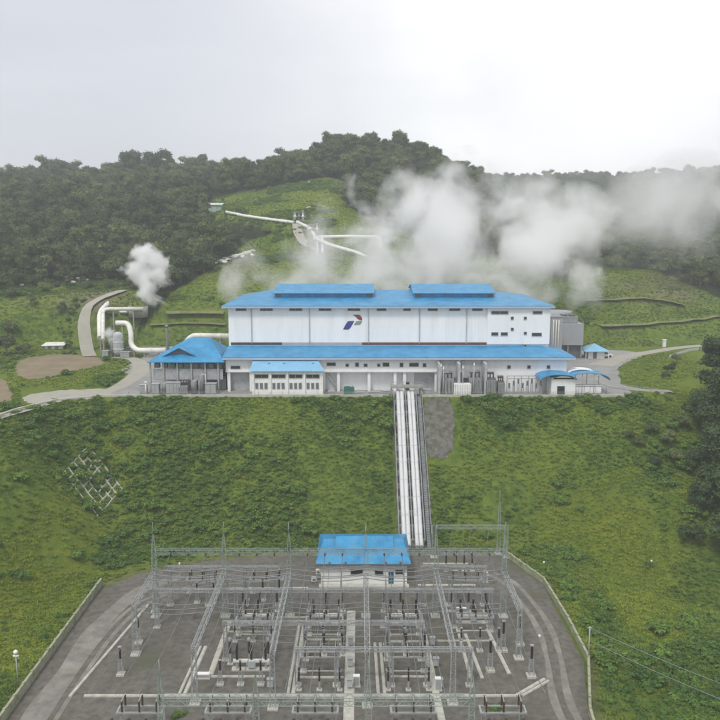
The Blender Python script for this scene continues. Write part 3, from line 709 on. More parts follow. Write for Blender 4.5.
def machine(nm, label, x, y, w, d, h, kind, group=None, z=0.0, col_='machine_grey'):
    t = thing(nm, label, nm.replace('_', ' '), (x, y, z), 0, group)
    if kind == 'tank':
        b = MB(); b.lathe((x, y, z+.3), [(w/2,0),(w/2,h-.6),(w/2*.8,h-.4),(w/2*.3,h-.3)], 14); b.build('vessel', M[col_], t)
        b = MB()
        for k in range(3): a_ = 2.1*k; b.bar((x+w*.42*math.cos(a_), y+w*.42*math.sin(a_), z), (x+w*.42*math.cos(a_), y+w*.42*math.sin(a_), z+.5), .12)
        b.build('leg', M['grey_dark'], t)
        b = MB(); b.tube([(x, y, z+h-.35), (x, y, z+h), (x+w*.8, y, z+h), (x+w*.8, y, z+.1)], .09, 6); b.build('pipe', M['pipe_white'], t)
    elif kind == 'box':
        b = MB(); b.box(x-w/2, x+w/2, y-d/2, y+d/2, z+.15, z+h); b.build('body', M[col_], t)
        b = MB(); nn = max(2, int(w/.8))
        for k in range(nn): b.box(x-w/2+.06+k*w/nn, x-w/2+w/nn-.06+k*w/nn, y-d/2-.04, y-d/2-.005, z+.3, z+h-.15)
        b.build('door_panel', M['galv'], t)
        b = MB(); b.box(x-w/2-.08, x+w/2+.08, y-d/2-.1, y+d/2+.08, z+h+.004, z+h+.08); b.build('cover', M['grey_panel'], t)
        b = MB(); b.box(x-w/2-.1, x+w/2+.1, y-d/2-.1, y+d/2+.1, z, z+.14); b.build('plinth', M['concrete'], t)
    elif kind == 'fins':   # transformer: tank, radiator fins, bushings, conservator
        b = MB(); b.box(x-w/2, x+w/2, y-d/2, y+d/2, z+.25, z+h*.68); b.build('tank', M[col_], t)
        for s_ in (-1, 1):
            b = MB(); b.box(x-w/2+.03, x+w/2-.03, min(y+s_*(d/2+.35), y+s_*(d/2+.45)), max(y+s_*(d/2+.35), y+s_*(d/2+.45)), z+.7, z+.85)
            for k in range(9): b.box(x-w/2+w*(k+.2)/9, x-w/2+w*(k+.75)/9, min(y+s_*d/2, y+s_*(d/2+.9)), max(y+s_*d/2, y+s_*(d/2+.9)), z+.4, z+h*.62)
            b.build('radiator', M['galv'], t)
        for k in range(3):
            xx = x-w*.3+k*w*.3; b = MB(); b.lathe((xx, y-.2, z+h*.68), [(r_, i*.12) for i, r_ in enumerate([.2,.11,.19,.1,.18,.1,.17,.09,.16,.08,.05])], 8); b.build('bushing', M['brown_insul'], t)
        b = MB(); b.tube([(x-w*.4, y+d*.35, z+h*.88), (x+w*.4, y+d*.35, z+h*.88)], .3, 10); b.bar((x-w*.3, y+d*.35, z+h*.6), (x-w*.3, y+d*.35, z+h*.85), .1); b.bar((x+w*.3, y+d*.35, z+h*.6), (x+w*.3, y+d*.35, z+h*.85), .1); b.build('conservator', M[col_], t)
        b = MB(); b.box(x-w/2-.6, x+w/2+.6, y-d/2-1.2, y+d/2+1.2, z, z+.2); b.build('plinth', M['concrete'], t)
    return t
for i, (px, w, h, kd, lb, nm) in enumerate([
        (156, 1.6, 2.3, 'box', 'grey cabinet at the left end of the shelter front', 'control_cabinet'),
        (165, 1.2, 2.6, 'tank', 'slim grey tank second from the left under the shelter', 'pressure_tank'),
        (174, 3.2, 2.6, 'box', 'wide grey cabinet under the dark gable of the shelter', 'control_cabinet'),
        (184, 2.0, 2.9, 'fins', 'finned transformer in the middle of the shelter front', 'small_transformer'),
        (194, 1.4, 3.1, 'tank', 'round tank right of the finned transformer in the shelter', 'pressure_tank'),
        (202, 1.1, 4.4, 'tank', 'tallest round tank in the right part of the shelter front', 'pressure_tank'),
        (211, 2.4, 2.4, 'box', 'grey cabinet next to the right corner post of the shelter', 'control_cabinet')]):
    machine(nm, lb, at(px, 392, y=170.2).x, 170.3, w, 1.3, h, kd)
machine('air_cooler', 'grey finned cooler between the shelter and the roller door', at(221,390,y=175).x+.3, 175.5, 2.0, 1.6, 4.6, 'fins')
machine('control_cabinet', 'grey cabinet outside the left corner post of the shelter', at(143,392,y=170).x, 170.5, 1.5, 1.0, 2.0, 'box')
t = thing('exhaust_stack', 'thin dark exhaust stack rising left of the blue shelter roof', 'stack', (at(167,350,y=189).x, 189.5, 0))
b = MB(); x_ = t.location.x; b.tube([(x_, 189.5, 0), (x_, 189.5, 12.6)], .32, 10); b.build('pipe', M['grey_dark'], t)
b = MB(); b.lathe((x_, 189.5, 12.6), [(.45,0),(.45,.3),(.2,.5)], 10); b.build('cap', M['machine_grey'], t)
t = thing('lamp_post', 'short white post standing before the left end of the shelter', 'post', (at(146,392,y=168.3).x, 168.3, 0))
b = MB(); x_ = t.location.x; b.tube([(x_,168.3,0),(x_,168.3,2.9)], .16, 8); b.build('post', M['pipe_white'], t)
b = MB(); b.box(x_-.3, x_+.3, 168.0, 168.6, 2.91, 3.1); b.build('cap', M['white_paint'], t)

# ---- main transformers in front of the hall
mats = M['grey_panel']
for (pa, pb, lb) in ((438, 439.5, 'thin grey firewall left of the main transformer'), (457.5, 459.5, 'thin grey firewall between the two main transformers'), (484, 486, 'thin grey firewall right of the main transformers')):
    a, c = at(pa, 390, y=169).x, at(pb, 390, y=169).x; b = MB(); b.box(a, c+.1, 168.6, 172.4, 0, 7.0)
    tag(b.build('firewall', mats, org=(a, 170, 0)), lb, 'firewall')
for (pa, pb, lb) in ((440, 456.5, 'upper grey screen panel behind the left transformer'), (462, 483, 'upper grey screen panel behind the right transformer')):
    t = thing('screen_panel', lb, 'screen', (at(pa,375,y=172).x, 172.5, 0)); b = MB(); a, c = at(pa, 375, y=172).x, at(pb, 375, y=172).x
    b.box(a, c, 172.45, 172.6, 3.2, 7.2); b.build('panel', mats, t)
    b = MB(); b.bar((a+.1, 172.7, 0), (a+.1, 172.7, 7.3), .22); b.bar((c-.1, 172.7, 0), (c-.1, 172.7, 7.3), .22); b.bar((a, 172.7, 7.3), (c, 172.7, 7.3), .2); b.build('frame', M['galv'], t)
machine('transformer', 'grey finned transformer between the left pair of firewalls', at(447.5,388,y=170.5).x, 170.6, 2.7, 1.6, 5.2, 'fins')
machine('transformer', 'grey finned transformer left of the black machine, behind the pale box', at(475,388,y=170.5).x, 170.8, 2.9, 1.6, 5.4, 'fins')
t = thing('oil_container', 'pale square container standing in front of the main transformers', 'container', (at(462,388,y=168).x, 168.4, 0))
a, c = at(454, 391, y=167.8).x, at(471, 391, y=167.8).x
b = MB(); b.box(a, c, 167.8, 169.6, .35, 2.65); b.build('body', M['white_paint'], t)
b = MB(); b.box(a+.1, c-.1, 167.9, 169.5, 0, .34); b.build('skid', M['grey_dark'], t)
b = MB()
for k in range(7): x = a+(c-a)*(k+.5)/7; b.box(x-.05, x+.05, 167.75, 167.79, .4, 2.6)
b.build('rib', M['grey_panel'], t)
for k, (px, hh_) in enumerate(((441, 6.2), (443.5, 5.6), (463, 5.8), (474, 6.4))):
    t = thing('lightning_mast', ['tall thin pole left of the left transformer','second thin pole beside the left transformer','thin pole above the pale container','tall thin pole above the right transformer'][k], 'pole', (at(px, 390, y=168).x, 168.6, 0))
    x_ = t.location.x; b = MB(); b.tube([(x_, 168.6, 0), (x_, 168.6, hh_)], .11, 6); b.build('shaft', M['galv'], t)
    b = MB(); b.lathe((x_, 168.6, hh_), [(.16,0),(.16,.3),(.02,.9)], 6); b.build('tip', M['white_paint'], t)
machine('transformer', 'black machine with radiators right of the main transformers', at(490,388,y=170).x, 170.4, 2.4, 1.8, 5.2, 'fins', col_='grey_dark')
machine('small_transformer', 'small dark transformer right of the black machine', at(500.5,388,y=170).x, 170.2, 1.5, 1.2, 4.3, 'fins', col_='grey_dark')
proto = None
k = 0
ORD = ['first','second','third','fourth','fifth','sixth','seventh','eighth','ninth','tenth','eleventh','twelfth']
for px in (509, 513.5, 518, 522.5, 527, 531.5, 536, 540.5):
    for yy in (168.6,):
        t = thing('post_insulator', ORD[k]+' insulator stand from the left in the row right of the black machine', 'insulator stand', (at(px,392,y=yy).x, yy, 0), 0, 'insulator stands right of the transformers'); x_ = t.location.x
        hh_ = 1.7+.5*(k % 3)
        b = MB(); b.lattice((x_, yy, 0), (x_, yy, hh_), .4, .6, .07); b.build('stand', M['galv'], t)
        b = MB(); b.lathe((x_, yy, hh_), [(.16 if i % 2 else .24, i*.13) for i in range(9)], 8); b.build('insulator', M['grey_dark'], t)
        b = MB(); b.box(x_-.3, x_+.3, yy-.3, yy+.3, 0, .12); b.build('footing', M['pale_concrete'], t); k += 1
b = MB(); a, c = at(507, 390, y=170).x, at(543, 390, y=170).x
for z in (3.4, 4.0): b.bar((a, 170.3, z), (c, 170.3, z), .12)
t = thing('pipe_rack', 'low steel rack behind the row of insulator stands', 'rack', (a, 170.3, 0)); b.build('beam', M['galv'], t)
for k in range(6): x_ = a+(c-a)*k/5; b = MB(); b.bar((x_, 170.3, 0), (x_, 170.3, 4.05), .14); b.build('post', M['galv'], t)
# green generator, switch boxes on the concrete apron
t = thing('generator', 'dark green generator box standing before the white wall', 'generator', (at(349,388,y=168.5).x, 168.8, 0)); x_ = t.location.x
b = MB(); b.box(x_-1.15, x_+1.15, 168.1, 169.8, .2, 1.75); b.build('housing', M['green_paint'], t)
b = MB(); b.box(x_-1.2, x_+1.2, 168.0, 169.9, 0, .19); b.build('skid', M['grey_dark'], t)
b = MB(); b.tube([(x_+.7, 169, 1.75), (x_+.7, 169, 2.15)], .08, 8); b.box(x_-.9, x_+.2, 168.4, 169.4, 1.755, 1.95); b.build('exhaust', M['green_paint'], t)
for k, (px, w, h) in enumerate(((331, 1.3, .9), (361, 1.8, .7), (374, 2.4, .8), (386, 1.2, 1.0), (425, 2.4, 1.3))):
    machine('junction_box', ['low grey box under the outside stair','low grey box just right of the green generator','long low grey box second right of the green generator','small grey box left of the plateau pipe portal','grey box in front of the grey roller door'][k], at(px, 392, y=168.6).x, 168.9, w, .8, h, 'box')

# ---- plateau edge: drain wall with mesh fence
def fence(name, label, pts, h, step, base_h=.35, base_w=.35, wall_mat='mossy_concrete', mesh=True, cat='fence', zfun=None):
    t = thing(name, label, cat, (pts[0][0], pts[0][1], float(H(pts[0][0], pts[0][1])))); b = MB(); f = MB(); pb = []; rl = MB()
    for i in range(len(pts)-1):
        p, q = Vector((*pts[i], 0)), Vector((*pts[i+1], 0)); k = max(1, round((q-p).length/step))
        for j in range(k):
            a, c = p.lerp(q, j/k), p.lerp(q, (j+1)/k); a.z, c.z = float(H(a.x, a.y)), float(H(c.x, c.y))
            b.bar(a+Vector((0,0,base_h/2-.1)), c+Vector((0,0,base_h/2-.1)), base_w, base_h+.2)
            if mesh:
                pb.append((a, h))
                for zz in (.3, .6, .95):
                    rl.bar(a+Vector((0,0,base_h+(h-base_h)*zz)), c+Vector((0,0,base_h+(h-base_h)*zz)), .035)
    b.build('base_wall', M[wall_mat], t)
    if mesh:
        for a, hh in pb[:95]:
            s = MB(); s.bar(a, a+Vector((0,0,hh)), .09); s.build('post', M['galv'], t)
        rl.build('rail', M['galv'], t)
    return t
fence('edge_fence', 'low railing on the concrete drain along the plateau edge below the hall', [(-50,167.3),(6.2,167.3)], 1.15, 2.5, .45, .6, 'pale_concrete')
fence('edge_fence', 'low railing on the concrete drain along the plateau edge right of the pipe portal', [(13.5,167.3),(57,167.3),(61,169.5)], 1.15, 2.5, .45, .6, 'pale_concrete')
fence('road_kerb', 'pale roadside kerb wall curving along the dirt field at the left edge', [(-86,118.6),(-71.5,139.5),(-68.5,154),(-64,163.2),(-56,167.2),(-50.2,167.3)], .5, 2, .4, .5, 'pale_concrete', False, 'kerb')
fence('guard_rail', 'pale guard rail along the access road on the right edge of the plateau', [(88,222),(100,236),(113,242),(140,247),(200,254)], 1.0, 3, .6, .4, 'pale_concrete', True, 'guard rail')
fence('crash_barrier', 'rail at the foot of the small lawn right of the guard hut', [g0(622,388), g0(640,391), g0(664,393)], 1.0, 2, .5, .3, 'pale_concrete', True, 'guard rail')
t = thing('sentry_post', 'tiny pale post standing by the guard rail of the access road', 'post', (*g0(664,347), 0)); x_, y_ = t.location.x, t.location.y; z_ = float(H(x_, y_)); t.location.z = z_
b = MB(); b.box(x_-.45, x_+.45, y_-.4, y_+.4, z_, z_+2.2); b.build('body', M['white_paint'], t); b = MB(); b.box(x_-.6, x_+.6, y_-.6, y_+.6, z_+2.21, z_+2.4); b.build('roof', M['white_paint'], t)

# ---- white hut on the dirt yard
t = thing('field_shed', 'low white shed with flat pale roof at the dirt yard on the left', 'shed', (*g0(50,352), 0)); x_, y_ = t.location.x, t.location.y+3; z_ = 0
b = MB(); b.box(x_-2.7, x_+2.7, y_, y_+2.6, z_, z_+1.5); b.build('wall', M['white_paint'], t)
b = MB(); b.add([(x_-3.5,y_-.8,z_+1.55),(x_+3.5,y_-.8,z_+1.75),(x_+3.3,y_+3,z_+2.3),(x_-3.3,y_+3,z_+2.2),(x_-3.5,y_-.8,z_+1.43),(x_+3.5,y_-.8,z_+1.63),(x_+3.3,y_+3,z_+2.15),(x_-3.3,y_+3,z_+2.05)], [(0,1,2,3),(7,6,5,4),(0,4,5,1),(1,5,6,2),(2,6,7,3),(3,7,4,0)]); b.build('roof', M['pipe_white'], t)
for k, x1 in enumerate((-1.8, .4)): b = MB(); b.box(x_+x1, x_+x1+1.1, y_-.04, y_-.005, .1, 1.3); b.build('door', M['machine_grey'], t)
# ------------------------------------------------------------------ vegetation
def leaf_mesh(name, blobs, n, size, mat_, seed, squash=1.0, core=True):
    """leaf sized faces spread over and inside a set of lumps (x, y, z, radius)"""
    r = np.random.default_rng(seed); B = np.array(blobs); w = B[:, 3]**2; w /= w.sum()
    k = r.choice(len(B), n, p=w); d = r.normal(size=(n, 3)); d /= np.linalg.norm(d, axis=1)[:, None]
    d[:, 2] = np.where(d[:, 2] < -.35, -d[:, 2]*.6, d[:, 2])
    rad = B[k, 3]*(1.22-.62*r.random(n)**1.3)
    c = B[k, :3]+d*rad[:, None]*[1, 1, squash]
    nn = d*1.0+r.normal(size=(n, 3))*.55+[0, 0, .35]; nn /= np.linalg.norm(nn, axis=1)[:, None]
    u = np.cross(nn, r.normal(size=(n, 3))); u /= np.linalg.norm(u, axis=1)[:, None]; v = np.cross(nn, u)
    s = size*(.6+.8*r.random(n))[:, None]
    bend = nn*s*.25
    q = np.stack([c-u*s*.9-bend, c-v*s*.55, c+u*s*.9-bend, c+v*s*.55], 1)
    V = q.reshape(-1, 3); Fa = np.arange(4*n).reshape(n, 4)
    V = list(map(tuple, V)); Fa = list(map(tuple, Fa))
    if core:      # inner leaf mass so that no crown is see-through
        for (bx, by, bz, br) in blobs:
            b0 = len(V)
            for i in range(1, 4):
                for j in range(7):
                    th = math.pi*i/4; ph = 2*math.pi*j/7+i; q_ = br*.72*(.85+.3*r.random())
                    V.append((bx+q_*math.sin(th)*math.cos(ph), by+q_*math.sin(th)*math.sin(ph), bz+q_*squash*math.cos(th)))
            for i in range(2):
                for j in range(7): Fa.append((b0+i*7+j, b0+i*7+(j+1) % 7, b0+(i+1)*7+(j+1) % 7, b0+(i+1)*7+j))
            Fa.append(tuple(b0+j for j in range(7)))
    me = bpy.data.meshes.new(name); me.from_pydata(V, [], Fa); me.materials.append(mat_); me.update()
    return me
def trunk_mesh(name, h, r0, limbs, seed):
    r = random.Random(seed); b = MB()
    pts = [(0, 0, -.8)]; x = y = 0
    for i in range(1, 6): x += r.uniform(-.18, .18); y += r.uniform(-.18, .18); pts.append((x, y, h*i/5))
    b.tube(pts, r0, 7, r1=r0*.35)
    for (ex, ey, ez) in limbs:
        s = pts[3] if ez > h*.8 else pts[2]
        b.tube([s, (ex*.5+s[0]*.5, ey*.5+s[1]*.5, (s[2]+ez)*.5-.2), (ex, ey, ez)], r0*.42, 5, r1=r0*.12)
    me = bpy.data.meshes.new(name); me.from_pydata(b.v, [], b.f); me.polygons.foreach_set('use_smooth', b.sm); me.materials.append(M['bark']); me.update()
    return me
def tree_kind(seed, h, w, form, mat_, n=1500, leaf=.42):
    r = random.Random(seed); bl = []
    if form == 'round':
        for i in range(16):
            a = r.uniform(0, 6.28); q = w*.5*math.sqrt(r.random())*.75; z = h*.40+(1-(q/(w*.5))**2)*h*.42*r.uniform(.35, 1.1)
            bl.append((q*math.cos(a), q*math.sin(a), z, w*r.uniform(.15, .25)))
    elif form == 'tall':
        for i in range(12):
            a = r.uniform(0, 6.28); z = h*r.uniform(.28, .95); q = w*.36*r.random()*(1.25-z/h)
            bl.append((q*math.cos(a), q*math.sin(a), z, w*r.uniform(.14, .23)))
    elif form == 'flat':
        for i in range(14):
            a = i*.9+r.uniform(-.3, .3); q = w*.34*r.uniform(.1, 1)
            bl.append((q*math.cos(a), q*math.sin(a), h*r.uniform(.52, .90), w*r.uniform(.14, .22)))
        for i in range(3): a = r.uniform(0, 6.28); bl.append((w*.22*math.cos(a), w*.22*math.sin(a), h*.68, w*.10))
    cm = leaf_mesh('crown', bl, n, leaf, mat_, seed, .8)
    tm = trunk_mesh('trunk', h*.72, h*.022+.05, [(b_[0]*.8, b_[1]*.8, b_[2]-.2) for b_ in bl[:6]], seed)
    return tm, cm
KINDS = [tree_kind(11, 10, 9.5, 'round', M['leaf_forest'], 1700, .40), tree_kind(12, 13, 9, 'tall', M['leaf_forest'], 1700, .40),
         tree_kind(13, 15, 11, 'flat', M['leaf_forest'], 1500, .42), tree_kind(14, 8.5, 11, 'round', M['leaf_forest'], 1700, .42),
         tree_kind(15, 11, 8, 'round', M['leaf_forest'], 1500, .38)]
KD = [tree_kind(21, 13, 11, 'round', M['leaf_dark'], 2600, .36), tree_kind(22, 16, 10, 'tall', M['leaf_dark'], 2600, .36)]
def place_tree(kind, x, y, s, rz, label, group, sink=.3):
    t = thing('tree', label, 'tree', (x, y, float(H(x, y))-sink), rz, group); t.scale = (s, s, s*random.uniform(.9, 1.12))
    for nm, me in (('trunk', kind[0]), ('crown', kind[1])):
        o = bpy.data.objects.new(nm, me); C.objects.link(o); o.parent = t
    return t
# candidate stems on a jittered grid
def cand(x0, x1, y0, y1, s):
    X, Y = np.meshgrid(np.arange(x0, x1, s), np.arange(y0, y1, s)); X = X.ravel(); Y = Y.ravel()
    X = X+rng.uniform(-.42, .42, X.size)*s; Y = Y+rng.uniform(-.42, .42, X.size)*s
    return X, Y
X1, Y1 = cand(-480, 480, 236, 600, 6.6)
Z1 = H(X1, Y1)
ok = ~grassy(X1, Y1, Z1) & ~inpoly(X1, Y1, FRONT) & (dline(X1, Y1, PLAT, True) > 14)
px1, py1, c1 = proj(X1, Y1, Z1+6)
ok &= (px1 > -260) & (px1 < 980)
# the forest keeps off the hill road and the plant on the left
ok &= ~((X1 > -105) & (X1 < -30) & (Y1 < 262))
# clearings with lower growth
ok &= ~((px1 > 205) & (px1 < 310) & (py1 > 196) & (py1 < 240))
ok &= ~((px1 > 205) & (px1 < 330) & (py1 > 178) & (py1 < 235) & (rng.random(X1.size) < .7))
X1, Y1, Z1, px1, py1, c1 = [a[ok] for a in (X1, Y1, Z1, px1, py1, c1)]
order = np.argsort(c1)
inview = (px1 > 2) & (px1 < 718)
vis = []      # visible stems: not hidden by the ground in front of them
for i in order:
    if not inview[i]: continue
    ts = np.linspace(.25, .985, 60); hx, hy = X1[i]*ts, Y1[i]*ts; hz = CAMZ+(Z1[i]+9-CAMZ)*ts
    if (H(hx, hy) < hz).all() and not (330 < px1[i] < 560 and py1[i] > 215): vis.append(i)
    if len(vis) >= 215: break
vis = np.array(vis)
# emergent trees on the skyline stand out one by one
sky_pts = [(22,450),(57,448),(70,452),(84,450),(97,447),(108,451),(150,452),(168,450),(210,480),(228,485),(262,490),(290,497),(318,505),(345,512),(362,515),(380,512),(404,508),(425,500),(443,485),(457,440)]
SKY_LABEL = ['dark round tree alone near the left end of the skyline']
names = {22:'dark round tree alone near the left end of the skyline',57:'leftmost crown of the tree clump on the left skyline',70:'second crown in the clump on the left skyline',84:'broad middle crown of the clump on the left skyline',97:'fourth crown in the clump on the left skyline',108:'rightmost crown of the clump on the left skyline',
 150:'left of the two skyline trees above the small steam vent',168:'right of the two skyline trees above the small steam vent',210:'pointed tree where the wooded summit starts to rise on the left',228:'low crown on the left foot of the wooded summit',262:'tree on the left shoulder of the wooded summit',290:'crown halfway up the left side of the wooded summit',
 318:'tree just left of the highest crowns on the summit',345:'highest crown on top of the wooded summit',362:'second of the highest crowns on the summit',380:'third of the highest crowns on the summit',404:'tree right of the highest summit crowns',425:'tree on the right shoulder of the summit',443:'tree beside the lone rounded tree at the summit edge',457:'large dark round tree at the right end of the summit ridge against the sky'}
skyt = []
for k, (p, y) in enumerate(sky_pts):
    x = (p-360)/F*(y*1.02); kd = [KINDS[0], KINDS[4], KINDS[1], KINDS[3], KINDS[0]][k % 5]; s = (1.0, .85, 1.1, .9)[k % 4]
    if p == 457: kd, s = KD[0], 1.25
    if p in (22,): kd = KINDS[0]; s = 1.3
    skyt.append((x, y)); place_tree(kd, x, y, s, k*1.3, names[p], 'trees on the skyline')
near_sky = np.zeros(X1.size, bool)
for x, y in skyt: near_sky |= np.hypot(X1-x, Y1-y) < 5
used = np.zeros(X1.size, bool)
for i in vis:
    if near_sky[i]: continue
    used[i] = True; k = int(rng.integers(0, 5))
    zone = 'left' if px1[i] < 260 else ('mid' if px1[i] < 520 else 'right')
    far_ = c1[i] > 330
    lb = {('left', False): 'green forest tree in the wood on the left hillside, lower rows', ('left', True): 'green forest tree in the wood on the left hillside, farther up',
          ('mid', False): 'green forest tree on the slope behind the hall roof', ('mid', True): 'green forest tree on the wooded slope under the central summit',
          ('right', False): 'dark tree behind the terraced grass hill on the right', ('right', True): 'dark tree in the hazy valley behind the terraced hill'}[(zone, bool(far_))]
    gp = {'left': 'forest trees on the left hillside', 'mid': 'forest trees on the central hill', 'right': 'forest trees behind the terraced hill'}[zone]+(' farther up' if far_ else '')
    place_tree(KINDS[k], X1[i], Y1[i], float(rng.uniform(.7, 1.15)), float(rng.uniform(0, 6.28)), lb, gp)

def scatter(name, X, Y, S, Kk, sources, label, cat, sink=.2, flat=0.0, kind='stuff'):
    """many plants as one object: points that carry copies of the source meshes"""
    Z = H(X, Y)-sink
    me = bpy.data.meshes.new(name); me.vertices.add(len(X)); me.vertices.foreach_set('co', np.stack([X, Y, Z], -1).astype(np.float32).ravel())
    for an_, ty, dat in (('sz', 'FLOAT', S), ('kd', 'INT', Kk), ('rt', 'FLOAT', rng.uniform(0, 6.28, len(X)))):
        a = me.attributes.new(an_, ty, 'POINT'); a.data.foreach_set('value', np.asarray(dat, np.float32 if ty == 'FLOAT' else np.int32))
    o = bpy.data.objects.new(name, me); C.objects.link(o)
    ng = bpy.data.node_groups.new(name, 'GeometryNodeTree'); ng.interface.new_socket('Geometry', in_out='INPUT', socket_type='NodeSocketGeometry'); ng.interface.new_socket('Geometry', in_out='OUTPUT', socket_type='NodeSocketGeometry')
    nn, ll = ng.nodes, ng.links; gi = nn.new('NodeGroupInput'); gout = nn.new('NodeGroupOutput'); ip = nn.new('GeometryNodeInstanceOnPoints')
    ll.new(gi.outputs[0], ip.inputs['Points']); g2 = nn.new('GeometryNodeGeometryToInstance')
    for s in reversed(sources):
        oi = nn.new('GeometryNodeObjectInfo'); oi.transform_space = 'ORIGINAL'; oi.inputs['Object'].default_value = s; ll.new(oi.outputs['Geometry'], g2.inputs[0])
    ll.new(g2.outputs[0], ip.inputs['Instance']); ip.inputs['Pick Instance'].default_value = True
    def attr(n_, t_):
        a = nn.new('GeometryNodeInputNamedAttribute'); a.data_type = t_; a.inputs['Name'].default_value = n_; return a.outputs['Attribute']
    ll.new(attr('kd', 'INT'), ip.inputs['Instance Index']); ll.new(attr('sz', 'FLOAT'), ip.inputs['Scale'])
    cx_ = nn.new('ShaderNodeCombineXYZ'); ll.new(attr('rt', 'FLOAT'), cx_.inputs['Z']); ll.new(cx_.outputs[0], ip.inputs['Rotation'])
    ll.new(ip.outputs[0], gout.inputs[0])
    md = o.modifiers.new('scatter', 'NODES'); md.node_group = ng
    tag(o, label, cat, None, kind)
    return o
crowns = {}
for o in C.objects:
    if o.name.split('.')[0] == 'crown' and o.data.name not in crowns: crowns[o.data.name] = o
forest_src = [crowns[k[1].name] for k in KINDS if k[1].name in crowns]
rest = ~used & ~near_sky
X2, Y2 = cand(-1100, 1100, 600, 1500, 13)
Z2 = H(X2, Y2); p2, q2, c2 = proj(X2, Y2, Z2); keep = (p2 > -260) & (p2 < 980); X2, Y2 = X2[keep], Y2[keep]
# undergrowth fills the gaps between the stems
X3, Y3 = cand(-420, 60, 236, 470, 5.2); Z3 = H(X3, Y3); p3, q3, c3 = proj(X3, Y3, Z3)
k3 = ~grassy(X3, Y3, Z3) & ~inpoly(X3, Y3, FRONT) & (dline(X3, Y3, PLAT, True) > 14) & (p3 > -260) & (p3 < 520) & ~((X3 > -105) & (X3 < -30) & (Y3 < 258)); k3 &= ~((p3 > 205) & (p3 < 305) & (q3 > 204) & (q3 < 232)); X3, Y3 = X3[k3], Y3[k3]
Xa = np.r_[X1[rest], X2, X3]; Ya = np.r_[Y1[rest], Y2, Y3]
Sa = np.r_[rng.uniform(.65, 1.15, rest.sum()), rng.uniform(1.2, 2.0, len(X2)), rng.uniform(.28, .55, len(X3))]
scatter('forest', Xa, Ya, Sa, rng.integers(0, len(forest_src), len(Xa)), forest_src, 'dense tropical forest covering the hills behind the plant', 'forest', sink=.8)

# dark trees on the slope at the right edge
RL = ['tall dark tree at the right picture edge just below the access road','dark tree at the right edge, second below the access road','broad dark tree at the right edge beside the small lawn','dark tree on the right edge at the height of the guard hut',
      'dark tree on the right slope below the small lawn','dark bushy tree right of the grass spur','tall dark tree at the lower end of the right edge clump','lowest dark tree of the clump on the right edge']
ri = 0
def slope_hit(px, py):
    d = ray(px, py); ts = np.arange(100, 420, .5); P = np.outer(ts, [d.x, d.y, d.z]); P[:, 2] += CAMZ
    hit = np.where(P[:, 2] < H(P[:, 0], P[:, 1]))[0]; return P[hit[0]] if len(hit) else P[-1]
for (px, py, kd, s) in [(712,405,1,1.05),(728,385,0,1.0),(722,440,1,1.1),(703,432,0,.75),(733,468,0,1.0),(712,490,1,.85),(697,478,0,.5),(722,520,0,.8),(745,430,1,1.1),(742,505,1,.9),(728,555,0,.7),(700,515,0,.5)]:
    p = slope_hit(px, py)
    place_tree(KD[kd], p[0], p[1], s, ri*1.1, RL[min(ri, 7)] if ri < 8 else ['dark tree half cut by the right picture border, uppermost','dark tree half cut by the right picture border, lower one','small dark bushy tree at the bottom of the right clump','low dark bush on the inner side of the right clump'][ri-8], 'dark trees on the right slope', .6); ri += 1

for k, (px, py, s) in enumerate([(652,436,.3),(668,446,.36),(640,446,.25),(683,430,.4),(676,462,.34),(655,470,.3),(628,438,.24),(690,548,.45)]):
    p = slope_hit(px, py); place_tree(KINDS[0] if k % 2 else KINDS[3], p[0], p[1], s, k*.8, 'dark bush '+['on the shelf below the grass spur, upper left','in the middle of the shelf below the grass spur','at the left end of the shelf on the right slope','just left of the tall trees at the right edge','lower down beside the tall trees at the right edge','below the shelf on the right slope','above the yellow green patch of the right slope','under the tall trees at the right edge','low at the right edge beyond the slack cables','at the right edge above the slack cables','near the bottom right corner','on the grass right of the boundary wall corner','in the middle of the slope left of the yellow green patch','on the upper slope below the guard hut'][k], 'dark bushes on the right slope', .35)

# shrubs
def shrub_mesh(seed, w, h, n, mat_, leaf=.16):
    r = random.Random(seed); bl = [(w*.38*r.uniform(-1, 1), w*.38*r.uniform(-1, 1), h*r.uniform(.15, .62), w*r.uniform(.18, .30)) for _ in range(8)]
    return leaf_mesh('foliage', bl, n, leaf, mat_, seed, .8)
def tuft_mesh(seed, n, h, spread, mat_, wd=.045):
    r = random.Random(seed); V = []; Fa = []
    for i in range(n):
        a = r.uniform(0, 6.28); q = spread*math.sqrt(r.random()); x, y = q*math.cos(a), q*math.sin(a); b_ = r.uniform(0, 6.28); l_ = h*r.uniform(.5, 1.1); lean = r.uniform(.15, .8)*l_
        dx, dy = math.cos(b_), math.sin(b_); k = len(V)
        for t_, w_ in ((0, 1), (.55, .8), (1, .05)):
            cx_, cy_, cz_ = x+dx*lean*t_*t_, y+dy*lean*t_*t_, l_*t_*(1-.25*t_)
            V += [(cx_-dy*wd*w_, cy_+dx*wd*w_, cz_), (cx_+dy*wd*w_, cy_-dx*wd*w_, cz_)]
        Fa += [(k, k+1, k+3, k+2), (k+2, k+3, k+5, k+4)]
    me = bpy.data.meshes.new('blades'); me.from_pydata(V, [], Fa); me.materials.append(mat_); me.update(); return me
SH = [shrub_mesh(31, 2.0, 1.1, 420, M['leaf_shrub'], .15), shrub_mesh(32, 1.5, .8, 320, M['leaf_shrub'], .13), shrub_mesh(33, 2.6, 1.5, 520, M['leaf_shrub'], .17)]
TU = [tuft_mesh(41, 46, .95, .5, M['leaf_grass'], .075), tuft_mesh(42, 50, .6, .7, M['leaf_grass'], .08), tuft_mesh(43, 50, .75, .7, M['leaf_fresh'], .08)]
src_sh = []
